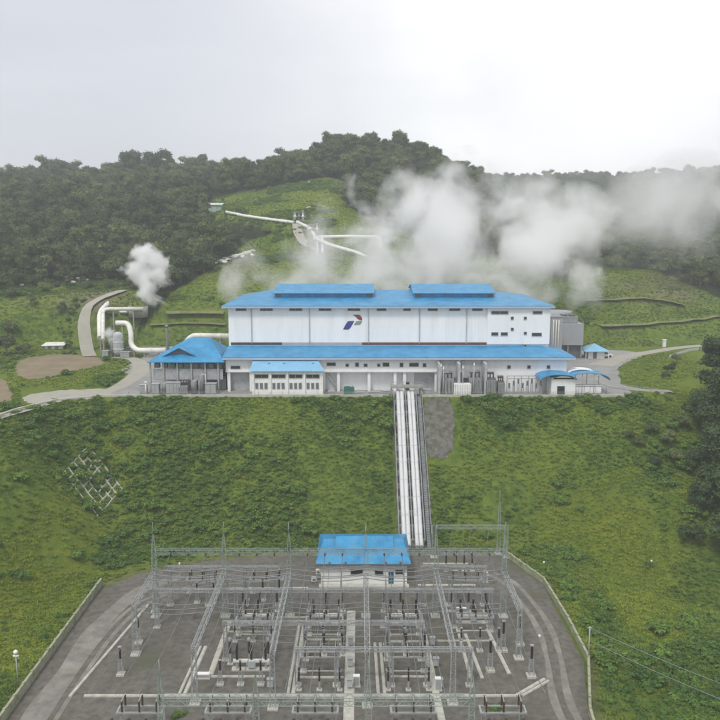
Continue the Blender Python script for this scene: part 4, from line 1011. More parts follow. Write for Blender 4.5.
for k, (me, x, y, lb) in enumerate([(SH[0], -39.5, 131.5, 'round green shrub at the foot of the slope behind the left gantry'), (SH[1], 34, 126, 'small green shrub just outside the right boundary wall'), (SH[2], 24, 140.5, 'large green shrub behind the low gantry at the slope foot')]):
    o = bpy.data.objects.new('shrub', me); C.objects.link(o); o.location = (x, y, float(H(x, y))-.15); tag(o, lb, 'shrub', 'shrubs around the substation'); src_sh.append(o)
src_tu = []
for k, (me, x, y, lb) in enumerate([(TU[0], -44.5, 112, 'tall grass tuft right outside the left boundary wall'), (TU[1], 32.6, 110, 'short grass tuft outside the right boundary wall'), (TU[2], 35, 131, 'bright yellow green grass tuft up the slope from the right boundary wall')]):
    o = bpy.data.objects.new('grass_tuft', me); C.objects.link(o); o.location = (x, y, float(H(x, y))-.05); tag(o, lb, 'grass'); src_tu.append(o)
PIPE_X = (6.9, 13.2)
DY = [g0(12,374), g0(20,358), g0(60,354), g0(100,356), g0(106,364), g0(70,372), g0(35,381)]
DF = [(-78,130), (-70.5,147), (-72,160), (-76,170), (-90,196), (-110,190), (-150,150), (-150,105)]
RD = [g0(-60,437), g0(0,416), g0(60,400), g0(108,391.5), g0(136,376), g0(141,366), g0(133,359), g0(115,357)]
HR = [tuple(slope_hit(a_, b_)[:2]) for a_, b_ in ((90,357),(87,350),(85,338),(84,325),(87,312),(97,302),(110,296),(124,291))]
def left_meadow(X, Y):
    px, py, c = proj(X, Y, np.zeros(np.shape(X)))
    m_ = (X < -55) & (px < 140) & ~inpoly(X, Y, DY) & ~inpoly(X, Y, DF) & (dline(X, Y, RD) > 2.6)
    return m_ & ~((px > 76) & (py < 360)) & ~((px > 20) & (px < 118) & (py > 387) & (py < 405))
def open_ground(X, Y, pad=1.2):
    """slope and meadow only: off the pad, the plateau surfaces, the pipes and the bare patch"""
    k = ~(inpoly(X, Y, PAD) | (dline(X, Y, PAD, True) < pad))
    k &= ~(inpoly(X, Y, PLAT) & (Y < 260) & ~left_meadow(X, Y) & ~inpoly(X, Y, LAWN))
    k &= ~((X > PIPE_X[0]-.6) & (X < PIPE_X[1]+.5) & (Y > 136) & (Y < 168))
    k &= ~((X > 12) & (X < 20.5) & (Y > 153) & (Y < 168))
    return k
def fresh(X, Y):
    px, py, c = proj(X, Y, H(X, Y)); v = np.zeros(X.shape)
    for a, b_, rx, ry, w in ((600,525,60,38,1.3),(15,600,85,95,1.1),(630,600,60,60,.75),(665,375,50,25,1.3),(320,205,60,40,1.5),(285,262,30,30,1.1),(80,515,80,35,.75),(230,285,90,28,.8),(210,320,80,20,.6),(30,330,60,30,1.0),(90,380,60,14,1.0),(640,290,60,25,.5),(560,620,50,60,.7),(140,455,60,30,.5),(690,430,30,40,.6)):
        v = np.maximum(v, w*np.exp(-(((px-a)/rx)**2+((py-b_)/ry)**2)))
    return v+(vnoise(X+3, Y+11, 8)+.5*vnoise(X, Y, 3))*.9
def clumpy(X, Y, s, th, seed=0):
    return vnoise(X+seed, Y+seed*2, s)+.5*vnoise(X+seed+9, Y, s*.4) > th
Xs, Ys = cand(-110, 130, 84, 172, .95); k = open_ground(Xs, Ys, 2.2) & (clumpy(Xs, Ys, 15, .02) | clumpy(Xs, Ys, 5, .20, 5)) & (rng.random(Xs.size) < .9)
k &= (fresh(Xs, Ys) < .55) | (rng.random(Xs.size) < .12)
p_, q_, c_ = proj(Xs, Ys, H(Xs, Ys)); k &= (p_ > -50) & (p_ < 770)
Xs, Ys = Xs[k], Ys[k]
Xh, Yh = cand(-150, 170, 172, 440, 1.9); Zh = H(Xh, Yh); k = (grassy(Xh, Yh, Zh) | left_meadow(Xh, Yh)) & open_ground(Xh, Yh) & (clumpy(Xh, Yh, 14, .18, 3) & ((Xh < 45) | (Yh > 345) | clumpy(Xh, Yh, 9, .36, 8))) & (dline(Xh, Yh, HR) > 4) & ~((Xh > 95) & (Yh < 262))
Xh, Yh = Xh[k], Yh[k]
print('shrubs', len(Xs), len(Xh))
scatter('ground_cover', np.r_[Xs, Xh], np.r_[Ys, Yh], np.r_[rng.uniform(.3, .75, len(Xs))+.75*(rng.random(len(Xs)) < .10), rng.uniform(.5, 1.2, len(Xh))], rng.integers(0, 3, len(Xs)+len(Xh)), src_sh, 'low green shrubs and creepers covering the embankment and slopes', 'undergrowth', .12)
Xt, Yt = cand(-95, 115, 82, 176, .62); k = open_ground(Xt, Yt, 1.0); p_, q_, c_ = proj(Xt, Yt, H(Xt, Yt)); k &= (p_ > -40) & (p_ < 760) & ~(clumpy(Xt, Yt, 13, .30) & (rng.random(Xt.size) < .6)); Xt, Yt = Xt[k], Yt[k]
Xu, Yu = cand(-150, 170, 168, 440, 1.5); Zu = H(Xu, Yu); k = (grassy(Xu, Yu, Zu) | left_meadow(Xu, Yu) | inpoly(Xu, Yu, LAWN)) & open_ground(Xu, Yu) & (dline(Xu, Yu, HR) > 3) & ~((Xu > 95) & (Yu < 262)); Xu, Yu = Xu[k], Yu[k]
print('tufts', len(Xt), len(Xu))
scatter('grass', np.r_[Xt, Xu], np.r_[Yt, Yu], np.r_[rng.uniform(.28, .68, len(Xt)), rng.uniform(.45, .9, len(Xu))], np.where(fresh(np.r_[Xt, Xu], np.r_[Yt, Yu]) > .42, 2, rng.integers(0, 2, len(Xt)+len(Xu))), src_tu, 'rough grass growing over the slopes and banks', 'grass', .05)
# bushes and small trees scattered on the left meadow behind the dirt yard
BL = []
for k, (px, py, y, s) in enumerate([(4,300,262,.62),(14,312,255,.5),(30,318,248,.45),(8,336,238,.55),(46,300,262,.5),(62,322,246,.4),(3,352,226,.7),(20,345,230,.4),(70,300,262,.42),(110,290,280,.5),(52,288,276,.6),(90,286,282,.5),(34,290,274,.6)]):
    x = (px-360)/F*y
    lb = ['bush by the left picture edge, highest of its group','bush just right of the highest edge bush','bush in the meadow above the dirt yard','dark bush low at the left picture edge','bush in the upper meadow left of the white rocks','small bush in the meadow left of the hill road','dark round bush at the left end of the dirt yard','small bush beside the dark round one at the dirt yard',
          'small tree close to the top of the hill road','small tree behind the steam vent','small tree at the wood edge above the meadow','small tree at the wood edge just left of the vent','small tree at the wood edge near the left picture border'][k]
    place_tree(KINDS[[0, 3, 4][k % 3]], x, y, s, k*.9, lb, 'bushes on the left meadow')
for k, (x, y, s) in enumerate([(78,197,.28),(82,204,.22),(86,212,.3),(74,188,.22)]):
    place_tree(KINDS[0], x, y, s, k, ['small bush in the middle of the small lawn','bush beside the middle one on the small lawn','bush nearest the access road on the small lawn','lowest bush on the small lawn'][k], 'bushes on the small lawn')
# ------------------------------------------------------------------ the pipe run down the embankment
pr_ = thing('slope_pipeline', 'bundle of long silver pipes running straight down the embankment to the substation', 'pipeline', (10, 166, 0))
TOP, BOT = Vector((0, 166.6, .95)), Vector((0, 138.0, PADZ+.95))
def on_slope(x, t, dz=0):
    p = TOP.lerp(BOT, t); return Vector((x, p.y, max(float(H(x, p.y)), p.z-.9)+.75+dz)) if False else Vector((x, p.y, p.z+dz))
for x, r in ((8.15, .40), (8.97, .42), (10.5, .38), (11.27, .38)):
    b = MB(); b.tube([Vector((x, 167.6, .95)), on_slope(x, 0), on_slope(x, .5, .0), on_slope(x, .985), Vector((x, 137.2, PADZ+.75))], r, 14); [b.tube([on_slope(x, (q_+.5)/9-.003), on_slope(x, (q_+.5)/9+.003)], r*1.1, 14) for q_ in range(9)]; b.build('pipe', M['pipe_silver'], pr_)
b = MB()
for k in range(12):
    t_ = .04+.92*k/11; p = on_slope(9.6, t_); gz = float(H(9.6, p.y)); b.box(7.4, 11.9, p.y-.25, p.y+.25, min(gz, p.z-.5)-1, p.z-.42)
b = None
for k in range(12):
    t_ = .04+.92*k/11; p = on_slope(9.6, t_); gz = float(H(9.6, p.y)); b = MB(); b.box(7.4, 11.9, p.y-.25, p.y+.25, min(gz, p.z-.5)-1.2, p.z-.42); b.build('support', M['concrete'], pr_)
for x in (7.25, 9.75, 12.0): b = MB(); b.bar(on_slope(x, 0, -.1), on_slope(x, .98, -.1), .16, .5); b.build('side_rail', M['machine_grey'], pr_)
# service steps beside it
st_ = thing('slope_stairs', 'narrow concrete steps climbing the embankment right beside the silver pipes', 'stairs', (12.8, 152, float(H(12.8, 152))))
b = MB(); n_ = 70
for k in range(n_):
    p = TOP.lerp(BOT, (k+.5)/n_); b.box(12.35, 13.05, p.y-.22, p.y+.22, p.z-1.6, p.z-.55)
b.build('step', M['machine_grey'], st_)
b = MB(); b.bar(TOP+Vector((13.3, 0, .3)), BOT+Vector((13.3, 0, .3)), .05)
b.build('handrail', M['galv'], st_)
for k in range(18): p = TOP.lerp(BOT, (k+.5)/18); b = MB(); b.bar(Vector((13.3, p.y, p.z-.7)), Vector((13.3, p.y, p.z+.32)), .06); b.build('post', M['galv'], st_)
sheet('slope_pipe_bed', [(7.0,167),(13.4,167),(13.8,137.6),(7.0,137.6)], M['mud_grey'], .12, 1)
sheet('bare_slope', [(12.8,166.8),(20.0,166.8),(19.8,160),(18.9,154.8),(15.2,154.0),(13.4,154.6)], M['mud_grey'], .12, .8, soft=.25)
pt = thing('pipe_portal', 'grey concrete portal frame over the pipes at the plateau edge', 'portal', (9.8, 167.8, 0))
b = MB(); b.box(6.6, 13.6, 167.2, 169.2, 1.9, 2.25); b.build('slab', M['concrete'], pt)
for x in (6.8, 9.8, 13.2): b = MB(); b.box(x-.18, x+.18, 167.5, 167.9, -.2, 1.89); b.build('column', M['concrete'], pt)
b = MB()
for z in (2.7, 3.2): b.bar((6.7, 167.3, z), (13.5, 167.3, z), .07)
for k in range(6): b.bar((6.7+k*1.36, 167.3, 2.25), (6.7+k*1.36, 167.3, 3.2), .07)
b.build('railing', M['galv'], pt)
# concrete slope frame on the left embankment
fr = thing('retaining_grid', 'weathered concrete grid frame half overgrown on the left embankment', 'concrete grid', (*g0(92, 472, -8), -8))
def slope_pt(px, py):
    d = ray(px, py); lo, hi = 120.0, 172.0
    for t in np.arange(110, 190, .4):
        p = d*t; 
        if p.z+CAMZ < float(H(p.x, p.y)): return Vector((p.x, p.y, CAMZ+p.z))
    return Vector((d.x*150, d.y*150, CAMZ+d.z*150))
o_, ux, uy = np.array([88., 448.]), np.array([4.9, 6.2]), np.array([-4.9, 5.4])
def fp(i, j): q = o_+ux*i+uy*j; v = slope_pt(q[0], q[1]); v.z = float(H(v.x, v.y))+.12; return v
r3 = random.Random(3)
for i in range(8):
    for j in range(6):
        if r3.random() < .90 and i < 7:
            b = MB(); b.bar(fp(i, j), fp(i+1, j), .17, .4); b.build('beam', M['pale_concrete'], fr)
        if r3.random() < .86 and j < 5:
            b = MB(); b.bar(fp(i, j), fp(i, j+1), .17, .4); b.build('beam', M['pale_concrete'], fr)

# ------------------------------------------------------------------ substation
zp = PADZ
# cable trenches and kerbs: flat concrete covers
def trench(label, x0, y0, x1, y1, w, h=.16, m_='pale_concrete', nm='cable_trench'):
    p, q = Vector((x0, y0, zp+h/2+.03)), Vector((x1, y1, zp+h/2+.03)); b = MB(); L = (q-p).length; k = max(1, int(L/1.0))
    for i in range(k):
        a, c = p.lerp(q, i/k), p.lerp(q, (i+1)/k-.03/L*1.0); b.bar(a, c, w, h*(1 if i % 2 else .93))
    b.bar(p-Vector((0,0,.03)), q-Vector((0,0,.03)), w+.16, h-.06)
    return tag(b.build(nm, M[m_], org=(x0, y0, zp)), label, 'cable trench' if nm == 'cable_trench' else 'kerb')
trench('widest cable trench running straight through the middle of the yard', -1.35, 80, -1.35, 113.5, 1.15)
trench('cable trench slanting down right of the middle, past the white cabinet', 9.0, 113, 9.75, 84, .75)
trench('left cable trench ending at the short cross kerb', -19.4, 110.5, -19.6, 95.6, .6)
trench('double kerb trench at the far left of the bays', -21.6, 103, -22.0, 91.3, .35)
trench('parallel twin of the double kerb trench at the far left', -22.3, 103, -22.7, 91.3, .2)
trench('cable trench left of the middle, between the two left bays', -8.3, 109.5, -8.4, 91.3, .35)
trench('parallel twin of the trench left of the middle', -8.95, 109.5, -9.05, 91.3, .22)
trench('thin trench just right of the central mast', 2.1, 104, 2.3, 91.3, .25)
trench('second thin trench right of the central mast', 2.85, 104, 3.1, 91.3, .25)
trench('thin trench in the right bay', 14.3, 106.5, 14.4, 95, .3)
trench('second thin trench in the right bay', 15.2, 106.5, 15.9, 95, .3)
trench('cross kerb joining the left bay trenches', -19.6, 95.4, -12.4, 95.4, .3, nm='kerb')
trench('cross kerb left of the wide middle trench', -7.8, 95.2, -2.1, 95.2, .25, nm='kerb')
trench('cross kerb right of the central mast', 4, 95.4, 9, 95.4, .22, nm='kerb')
trench('long front kerb running across the whole yard', -34.5, 91.0, 19.5, 91.0, .32, .2, nm='kerb')
trench('diagonal kerb turning up at the right front corner', 19.5, 91.0, 24.0, 94.8, .32, .2, nm='kerb')
trench('second diagonal kerb inside the right front corner', 20.3, 91.0, 24.4, 94.4, .2, .2, nm='kerb')
trench('long slanting kerb along the left perimeter road', -33, 115.5, -36.2, 90.8, .25, .22, nm='kerb')
trench('kerb across the back of the yard right of the control building', 9.5, 122.6, 19, 122.6, .4, nm='kerb')
trench('kerb across the back of the yard left of the control building', -28, 121.2, -8.5, 121.6, .3, nm='kerb')
trench('cross kerb under the left breaker row', -18, 111.4, -4, 111.6, .3, nm='kerb')
trench('kerb behind the low gantry on the right', 11, 131.2, 19, 131.2, .25, nm='kerb')

def fence2(name, label, pts, h=1.1, w=.26, cat='wall'):
    t = thing(name, label, cat, (pts[0][0], pts[0][1], zp)); b = MB(); cpz = MB()
    for i in range(len(pts)-1):
        p, q = Vector((*pts[i], 0)), Vector((*pts[i+1], 0)); n_ = max(1, round((q-p).length/2.6))
        for j in range(n_):
            a, c = p.lerp(q, j/n_), p.lerp(q, (j+1)/n_); a.z = max(zp, float(H(a.x, a.y))); c.z = max(zp, float(H(c.x, c.y)))
            b.bar(a+Vector((0,0,h/2-.3)), c+Vector((0,0,h/2-.3)), w, h+.5); cpz.bar(a+Vector((0,0,h+.02)), c+Vector((0,0,h+.02)), w+.06, .08)
            if len(pts) and (t.get('n', 0) < 90):
                s_ = MB(); s_.bar(a, a+Vector((0,0,h+.2)), w+.06, w+.06); s_.build('pillar', M['mossy_concrete'], t); t['n'] = t.get('n', 0)+1
    del t['n']
    b.build('panel', M['mossy_concrete'], t); cpz.build('coping', M['mossy_concrete'], t)
    return t
fence2('boundary_wall', 'mossy concrete boundary wall along the left side of the substation', [(-42.2, 78), (-42.4, 100), (-42.5, 122.5)], 1.3)
fence2('boundary_wall', 'mossy concrete boundary wall curving along the right side of the substation', [(26, 135.2), (30.4, 123.5), (30.9, 110), (30.8, 99)], 1.0)
fence2('boundary_wall', 'short mossy wall running down from the right corner of the substation', [(30.7, 98.6), (27.6, 87), (26.6, 78)], 1.0)
for k, (x, y, lb) in enumerate(((28.6, 130, 'first'), )):
    pass

# control building
cb = thing('control_building', 'white control building with a blue roof at the back of the substation', 'building', (.8, 129, zp))
bx0, bx1 = at(321, 585, z=zp).x, at(407, 585, z=zp).x
by0, by1 = 122.9, 134.5
b = MB(); b.box(bx0, bx1, by0, by1, zp, zp+4.0); b.build('wall', M['white_paint'], cb)
b = MB(); ex0, ex1, ey0, ey1, ez = bx0-.8, bx1+.6, by0-.8, by1+.7, zp+4.0
yr = (ey0+ey1)/2
b.add([(ex0,ey0,ez),(ex1,ey0,ez),(ex1,ey1,ez),(ex0,ey1,ez),(ex0+1.0,yr,ez+1.7),(ex1-1.0,yr,ez+1.7),(ex0,ey0,ez-.14),(ex1,ey0,ez-.14),(ex1,ey1,ez-.14),(ex0,ey1,ez-.14)],
      [(0,1,5,4),(1,2,5),(2,3,4,5),(3,0,4),(9,8,7,6),(0,6,7,1),(1,7,8,2),(2,8,9,3),(3,9,6,0)])
b.build('roof', M['blue_roof'], cb)
b = MB(); u0, u1 = at(336, 540, y=129).x, at(393, 540, y=129).x
b.add([(u0,yr-3.2,ez+1.15),(u1,yr-3.2,ez+1.15),(u1,yr,ez+2.2),(u0,yr,ez+2.2),(u1,yr+3.2,ez+1.15),(u0,yr+3.2,ez+1.15),(u0,yr-3.2,ez+.7),(u1,yr-3.2,ez+.7),(u1,yr+3.2,ez+.7),(u0,yr+3.2,ez+.7)],
      [(0,1,2,3),(3,2,4,5),(0,6,7,1),(5,4,8,9),(0,3,5,9,6),(1,7,8,4,2),(6,9,8,7)])
b.build('raised_roof', M['blue_roof'], cb)
b = MB(); b.box(ex0, ex1, ey0-.06, ey0-.001, ez-.35, ez-.02); b.box(ex0, ex0+.06, ey0, ey1, ez-.35, ez-.145); b.box(ex1-.06, ex1, ey0, ey1, ez-.35, ez-.145); b.build('fascia', M['grey_dark'], cb)
b = MB(); b.box(bx0-.3, bx1+.3, by0-1.2, by0-.01, zp, zp+.25); b.build('plinth', M['pale_concrete'], cb)
for k, px in enumerate((345.5, 329.5, 386, 400.5)): x = at(px, 556, y=122.4).x; b = MB(); b.box(x-.12, x+.12, ey0-.02, ey0+.14, ez+.02, ez+.32); b.build('roof_bracket', M['grey_dark'], cb)
win(351, 362.5, 569.5, 574.3, by0, cb); win(375, 383, 570, 574.3, by0, cb); win(395.5, 404, 570, 574, by0, cb); 
win(389, 393, 572, 583, by0, cb, 'teal_door', True)
for k in range(3):
    x = bx0-1.2-.9*(k % 2); z_ = zp+.2+k*1.15
    t = thing('air_conditioner', ['lowest white air conditioner box left of the control building','middle air conditioner box on the left end of the control building','uppermost air conditioner box on the left end of the control building'][k], 'air conditioner', (bx0-.55, 123.8+k*.6, z_))
    x = bx0-.5 if k else bx0-1.2; y = 123.8+k*.6
    b = MB(); b.box(x-.42, x+.42, y-.3, y+.3, z_, z_+.75); b.build('housing', M['white_paint'], t)
    b = MB(); b.tube([(x, y-.34, z_+.37), (x, y-.305, z_+.37)], .26, 12); b.build('fan', M['grey_dark'], t)
t = thing('antenna', 'thin antenna rod on the ridge of the control building', 'antenna', (at(365.5, 535, y=129).x, yr, ez+2.2)); x_ = t.location.x
b = MB(); b.tube([(x_, yr, ez+2.15), (x_, yr, ez+3.9)], .04, 5); b.build('rod', M['galv'], t); b = MB(); b.box(x_-.15, x_+.15, yr-.15, yr+.15, ez+2.15, ez+2.3); b.build('base', M['galv'], t)

# lattice gantries
COLX = [-30.8, -20.3, -10.6, .9, 11.4, 21.6]
def gantry(label, xs_, y, hb, spire, w=.8, wt=.45, mt_='galv', bw=.7, z=zp, group=None, footing=True):
    t = thing('steel_gantry', label, 'gantry', (xs_[0], y, z), 0, group)
    for x in xs_:
        b = MB(); b.lattice((x, y, z), (x, y, z+hb), w, 1.0, .075, wt); b.build('column', M[mt_], t)
        if spire:
            b = MB(); b.lattice((x, y, z+hb), (x, y, z+hb+spire*.55), wt, .8, .06, .14); b.tube([(x, y, z+hb+spire*.5), (x, y, z+hb+spire)], .04, 5); b.build('spire', M[mt_], t)
        if footing: b = MB(); b.box(x-w/2-.25, x+w/2+.25, y-w/2-.25, y+w/2+.25, z, z+.22); b.build('footing', M['pale_concrete'], t)
    for i in range(len(xs_)-1):
        b = MB(); b.lattice((xs_[i]+wt/2, y, z+hb-bw/2), (xs_[i+1]-wt/2, y, z+hb-bw/2), bw, .85, .07); b.build('beam', M[mt_], t)
    return t
gantry('rear row of lattice gantries spanning the yard in front of the control building', COLX, 112.0, 10.7, 4.2, .9, .5, 'galv_green', .75)
gantry('front row of lattice gantries crossing the bottom of the picture', COLX[1:5], 74, 10.7, 4.0, .9, .5, 'galv_green', .85)
gantry('low pale gantry at the foot of the embankment right of the silver pipes', [at(434,548,y=134).x, at(506,548,y=134).x], 134.2, 6.0, 0, .7, .6, 'galv_green', .55)
gantry('tall mast pair behind the low pale gantry', [at(498,548,y=136).x], 135.6, 7.5, 4.5, .6, .35, 'galv_green')['label'] = 'tall single lattice mast at the right end of the low gantry'
def side_beam(label, x, y0, y1, h, w=.6):
    t = thing('steel_gantry', label, 'gantry', (x, y0, zp)); b = MB(); b.lattice((x, y0, zp+h), (x, y1-.5, zp+h), w, .9, .08); b.build('beam', M['galv'], t)
    b = MB(); b.lattice((x, y0, zp), (x, y0, zp+h+.3), .7, 1.0, .075, .5); b.build('column', M['galv'], t)
    b = MB(); b.box(x-.65, x+.65, y0-.65, y0+.65, zp, zp+.22); b.build('footing', M['pale_concrete'], t)
side_beam('low lattice beam running toward the viewer at the far left column', -30.8, 101, 112, 7.1)
side_beam('low lattice beam running toward the viewer from the second column', -20.3, 89.5, 112, 7.1)
side_beam('low lattice beam running toward the viewer from the third column', -10.6, 88.5, 112, 7.1)
side_beam('low lattice beam running toward the viewer beside the central mast', .9, 89, 112, 7.1)
side_beam('low lattice beam running toward the viewer right of the middle', 11.4, 89.5, 112, 7.1)
side_beam('low lattice beam running toward the viewer in the rightmost bay', 21.6, 100, 112, 7.1)

def cross_frame(label, y, h, xs_, w=.45):
    t = thing('bus_gantry', label, 'gantry', (xs_[0], y, zp), 0, None)
    for x in xs_:
        b = MB(); b.lattice((x, y, zp), (x, y, zp+h), .55, .9, .09, .4); b.build('column', M['galv'], t)
        b = MB(); b.box(x-.5, x+.5, y-.5, y+.5, zp, zp+.2); b.build('footing', M['pale_concrete'], t)
    b = MB(); b.lattice((xs_[0]-.4, y, zp+h), (xs_[-1]+.4, y, zp+h), w, .8, .10); b.build('beam', M['galv'], t)
cross_frame('low bus frame behind the rear gantry row left of the control building', 115.6, 6.2, [-29.5, -23.6, -17.8, -13])
cross_frame('low bus frame behind the rear gantry row right of the control building', 115.6, 6.2, [9.8, 14, 19.2])
cross_frame('low bus frame across the yard just in front of the rear gantry row', 108.6, 5.8, [-29.8, -18.1, -12.8, -7.6, 3.5, 8.7, 13.8, 19.1])
cross_frame('bus frame across the middle bays in the front half of the yard', 99.6, 5.4, [-18.2, -12.8, -7.4, 3.7, 8.3])
cross_frame('bus frame across the bays just behind the front kerb', 93.4, 5.0, [-8.0, -3.0, 4.0, 8.6, 14])
def insul(mb, x, y, z, h, r=.13, n=9, seg=8):
    prof = []
    for i in range(n*2+1): prof.append((r if i % 2 else r*.55, h*i/(n*2)))
    mb.lathe((x, y, z), prof, seg); return mb
# templates, built once and copied
def make_bus_support(h=3.4):
    t = thing('bus_support', '', 'insulator stand', (0, 0, 0)); b = MB(); b.lattice((0,0,.2), (0,0,h*.58), .5, .7, .06, .35); b.build('stand', M['galv'], t, shift=False)
    b = MB(); b.box(-.45, .45, -.45, .45, 0, .22); b.build('footing', M['pale_concrete'], t, shift=False)
    b = MB(); insul(b, 0, 0, h*.58, h*.4, .15); b.build('insulator', M['black_insul'], t, shift=False)
    b = MB(); b.box(-.18, .18, -.12, .12, h*.98, h*1.02); b.build('clamp', M['galv'], t, shift=False); return t
def make_breaker():
    t = thing('circuit_breaker', '', 'circuit breaker', (0, 0, 0)); 
    for dx in (-1.9, 1.9): b = MB(); b.bar((dx,0,.15), (dx,0,1.1), .22); b.build('leg', M['galv'], t, shift=False)
    b = MB(); b.box(-2.4, 2.4, -.22, .22, 1.1, 1.4); b.build('base_beam', M['pipe_white'], t, shift=False)
    for dx in (-1.9, 0, 1.9):
        b = MB(); insul(b, dx, 0, 1.4, 2.3, .2, 10); b.build('pole', M['black_insul'], t, shift=False)
    b = MB(); b.box(-.45, .45, -.5, -.23, .5, 1.35); b.build('drive_box', M['grey_panel'], t, shift=False)
    b = MB(); b.box(-2.6, 2.6, -.5, .5, 0, .15); b.build('footing', M['pale_concrete'], t, shift=False); return t
def make_disconnector():
    t = thing('disconnector', '', 'disconnector', (0, 0, 0))
    for dx in (-2.2, 2.2): b = MB(); b.lattice((dx,0,.15), (dx,0,2.3), .45, .7, .06); b.build('leg', M['galv'], t, shift=False)
    b = MB(); b.box(-2.7, 2.7, -.75, -.6, 2.3, 2.5); b.box(-2.7, 2.7, .6, .75, 2.3, 2.5); b.box(-2.7, -2.5, -.6, .6, 2.32, 2.48); b.box(2.5, 2.7, -.6, .6, 2.32, 2.48); b.build('frame', M['galv'], t, shift=False)
    for dx in (-2, 0, 2):
        for dy in (-.67, .67): b = MB(); insul(b, dx, dy, 2.5, 1.35, .14, 7); b.build('insulator', M['brown_insul'], t, shift=False)
        b = MB(); b.bar((dx, -.8, 3.9), (dx, .8, 3.9), .09); b.build('blade', M['galv'], t, shift=False)
    b = MB(); b.box(-2.7, -1.8, -.5, .5, 0, .15); b.box(1.8, 2.7, -.5, .5, 0, .15); b.box(-1.8, 1.8, -.1, .1, 0, .1); b.build('footing', M['pale_concrete'], t, shift=False); return t
def make_ct():
    t = thing('current_transformer', '', 'current transformer', (0, 0, 0)); b = MB(); b.bar((0,0,.12), (0,0,1.5), .3); b.build('stand', M['galv'], t, shift=False)
    b = MB(); insul(b, 0, 0, 1.5, 1.7, .2, 9); b.build('insulator', M['brown_insul'], t, shift=False)
    b = MB(); b.lathe((0,0,3.2), [(.2,0),(.3,.1),(.3,.45),(.15,.6)], 10); b.build('head', M['machine_grey'], t, shift=False)
    b = MB(); b.box(-.4,.4,-.4,.4,0,.12); b.build('footing', M['pale_concrete'], t, shift=False); return t
def make_arrester():
    t = thing('surge_arrester', '', 'surge arrester', (0, 0, 0)); b = MB(); b.bar((0,0,.12), (0,0,1.2), .24); b.build('stand', M['galv'], t, shift=False)
    b = MB(); insul(b, 0, 0, 1.2, 1.9, .15, 10); b.build('insulator', M['black_insul'], t, shift=False)
    b = MB(); b.tube([(.32*math.cos(a), .32*math.sin(a), 2.75) for a in [k*math.pi/5 for k in range(11)]], .03, 4); b.build('grading_ring', M['galv'], t, shift=False)
    b = MB(); b.box(-.35,.35,-.35,.35,0,.12); b.build('footing', M['pale_concrete'], t, shift=False); return t
protos = {}
def put(kind, x, y, label, group, rz=0.0, s=1.0):
    mk = {'bus': make_bus_support, 'cb': make_breaker, 'ds': make_disconnector, 'ct': make_ct, 'sa': make_arrester}[kind]
    if kind not in protos: o = protos[kind] = mk()
    else: o = copy_tree(protos[kind])
    o.location = (x, y, zp+.03); o.rotation_euler.z = rz; o.scale = (s, s, s); o['label'] = label; o['group'] = group
    return o
BAYN = ['far left bay', 'left bay', 'bay left of the middle', 'bay right of the middle', 'right bay']
BC = [-25.5, -15.3, -5.2, 6.2, 16.6]
POSN = ['left', 'middle', 'right']
for i, (c, nm) in enumerate(zip(BC, BAYN)):
    if i == 0:     # only footings and a few stands in the far left bay
        for k, (px, py, lb) in enumerate(((139, 643, 'insulator stand on a pale footing at the rear of the far left bay'), (121, 675, 'insulator stand on a pale footing near the left perimeter kerb'), (155, 612, 'insulator stand at the back of the far left bay by the second column'))):
            q = g0(px, py, zp); put('bus', q[0], q[1], lb, 'insulator stands of the far left bay', 0, 1.15)
    for j in range(3):
        x = c+(j-1)*2.6
        if i in (1,):
            put('bus', x, 117.2, f'{POSN[j]} insulator stand behind the rear gantry row in the {nm}', 'rear bus insulator stands', 0, 1.1)
        if i in (1, 2, 3):
            put('ct', x*.985+.2, 98.6 if i == 1 else 100.8, f'{POSN[j]} current transformer in the front half of the {nm}', 'current transformers in the bays')
            put('sa', x*.99, 92.4 if i != 1 else 104.5, f'{POSN[j]} surge arrester in the {nm}', 'surge arresters in the bays')
    if i in (1, 2, 3, 4):
        put('cb', c+.2, 110.0, f'black pole circuit breaker at the rear of the {nm}', 'circuit breakers at the rear of the bays')
        put('ds', c+.1, 106.4 if i != 4 else 107.5, f'disconnector behind the current transformers of the {nm}', 'disconnectors in the bays')
    if i in (2, 3): put('ds', c, 96.7, f'disconnector nearest the front kerb in the {nm}', 'disconnectors in the bays')
    if i == 1: put('cb', c+.9, 97.2, 'black pole circuit breaker near the short cross kerb in the left bay', 'circuit breakers at the rear of the bays')
    if i in (0, 1, 2, 3, 4): put('ds', c, 84.5, f'disconnector in front of the front kerb below the {nm}', 'disconnectors at the front edge')
    if i in (0, 1, 2, 3, 4): put('cb', c-.3, 80.8, f'circuit breaker at the bottom of the picture below the {nm}', 'circuit breakers at the front edge')
    if i in (0, 1, 4): put('ds', c+.3, 120.0, f'disconnector behind the bus insulators of the {nm}', 'disconnectors at the back')
for k, px in enumerate((446, 456, 464, 472)):
    q = g0(px, 571, zp); put('sa', q[0], q[1], f'{ORD[k]} black arrester from the left under the low gantry', 'black arresters under the low gantry', 0, 1.15)
q = g0(478, 600, zp)
for k, (px, py) in enumerate(((503, 651), (520, 645), (490, 671), (531, 677))):
    q = g0(px, py, zp)
    put('bus', q[0], q[1], ['stand on a pale footing left of the two behind the diagonal kerb','stand on a pale footing beside the right perimeter road','stand on a pale footing in the right bay nearest the front kerb','stand on a pale footing at the diagonal kerb corner'][k], 'insulator stands at the right side', 0, 1.3)
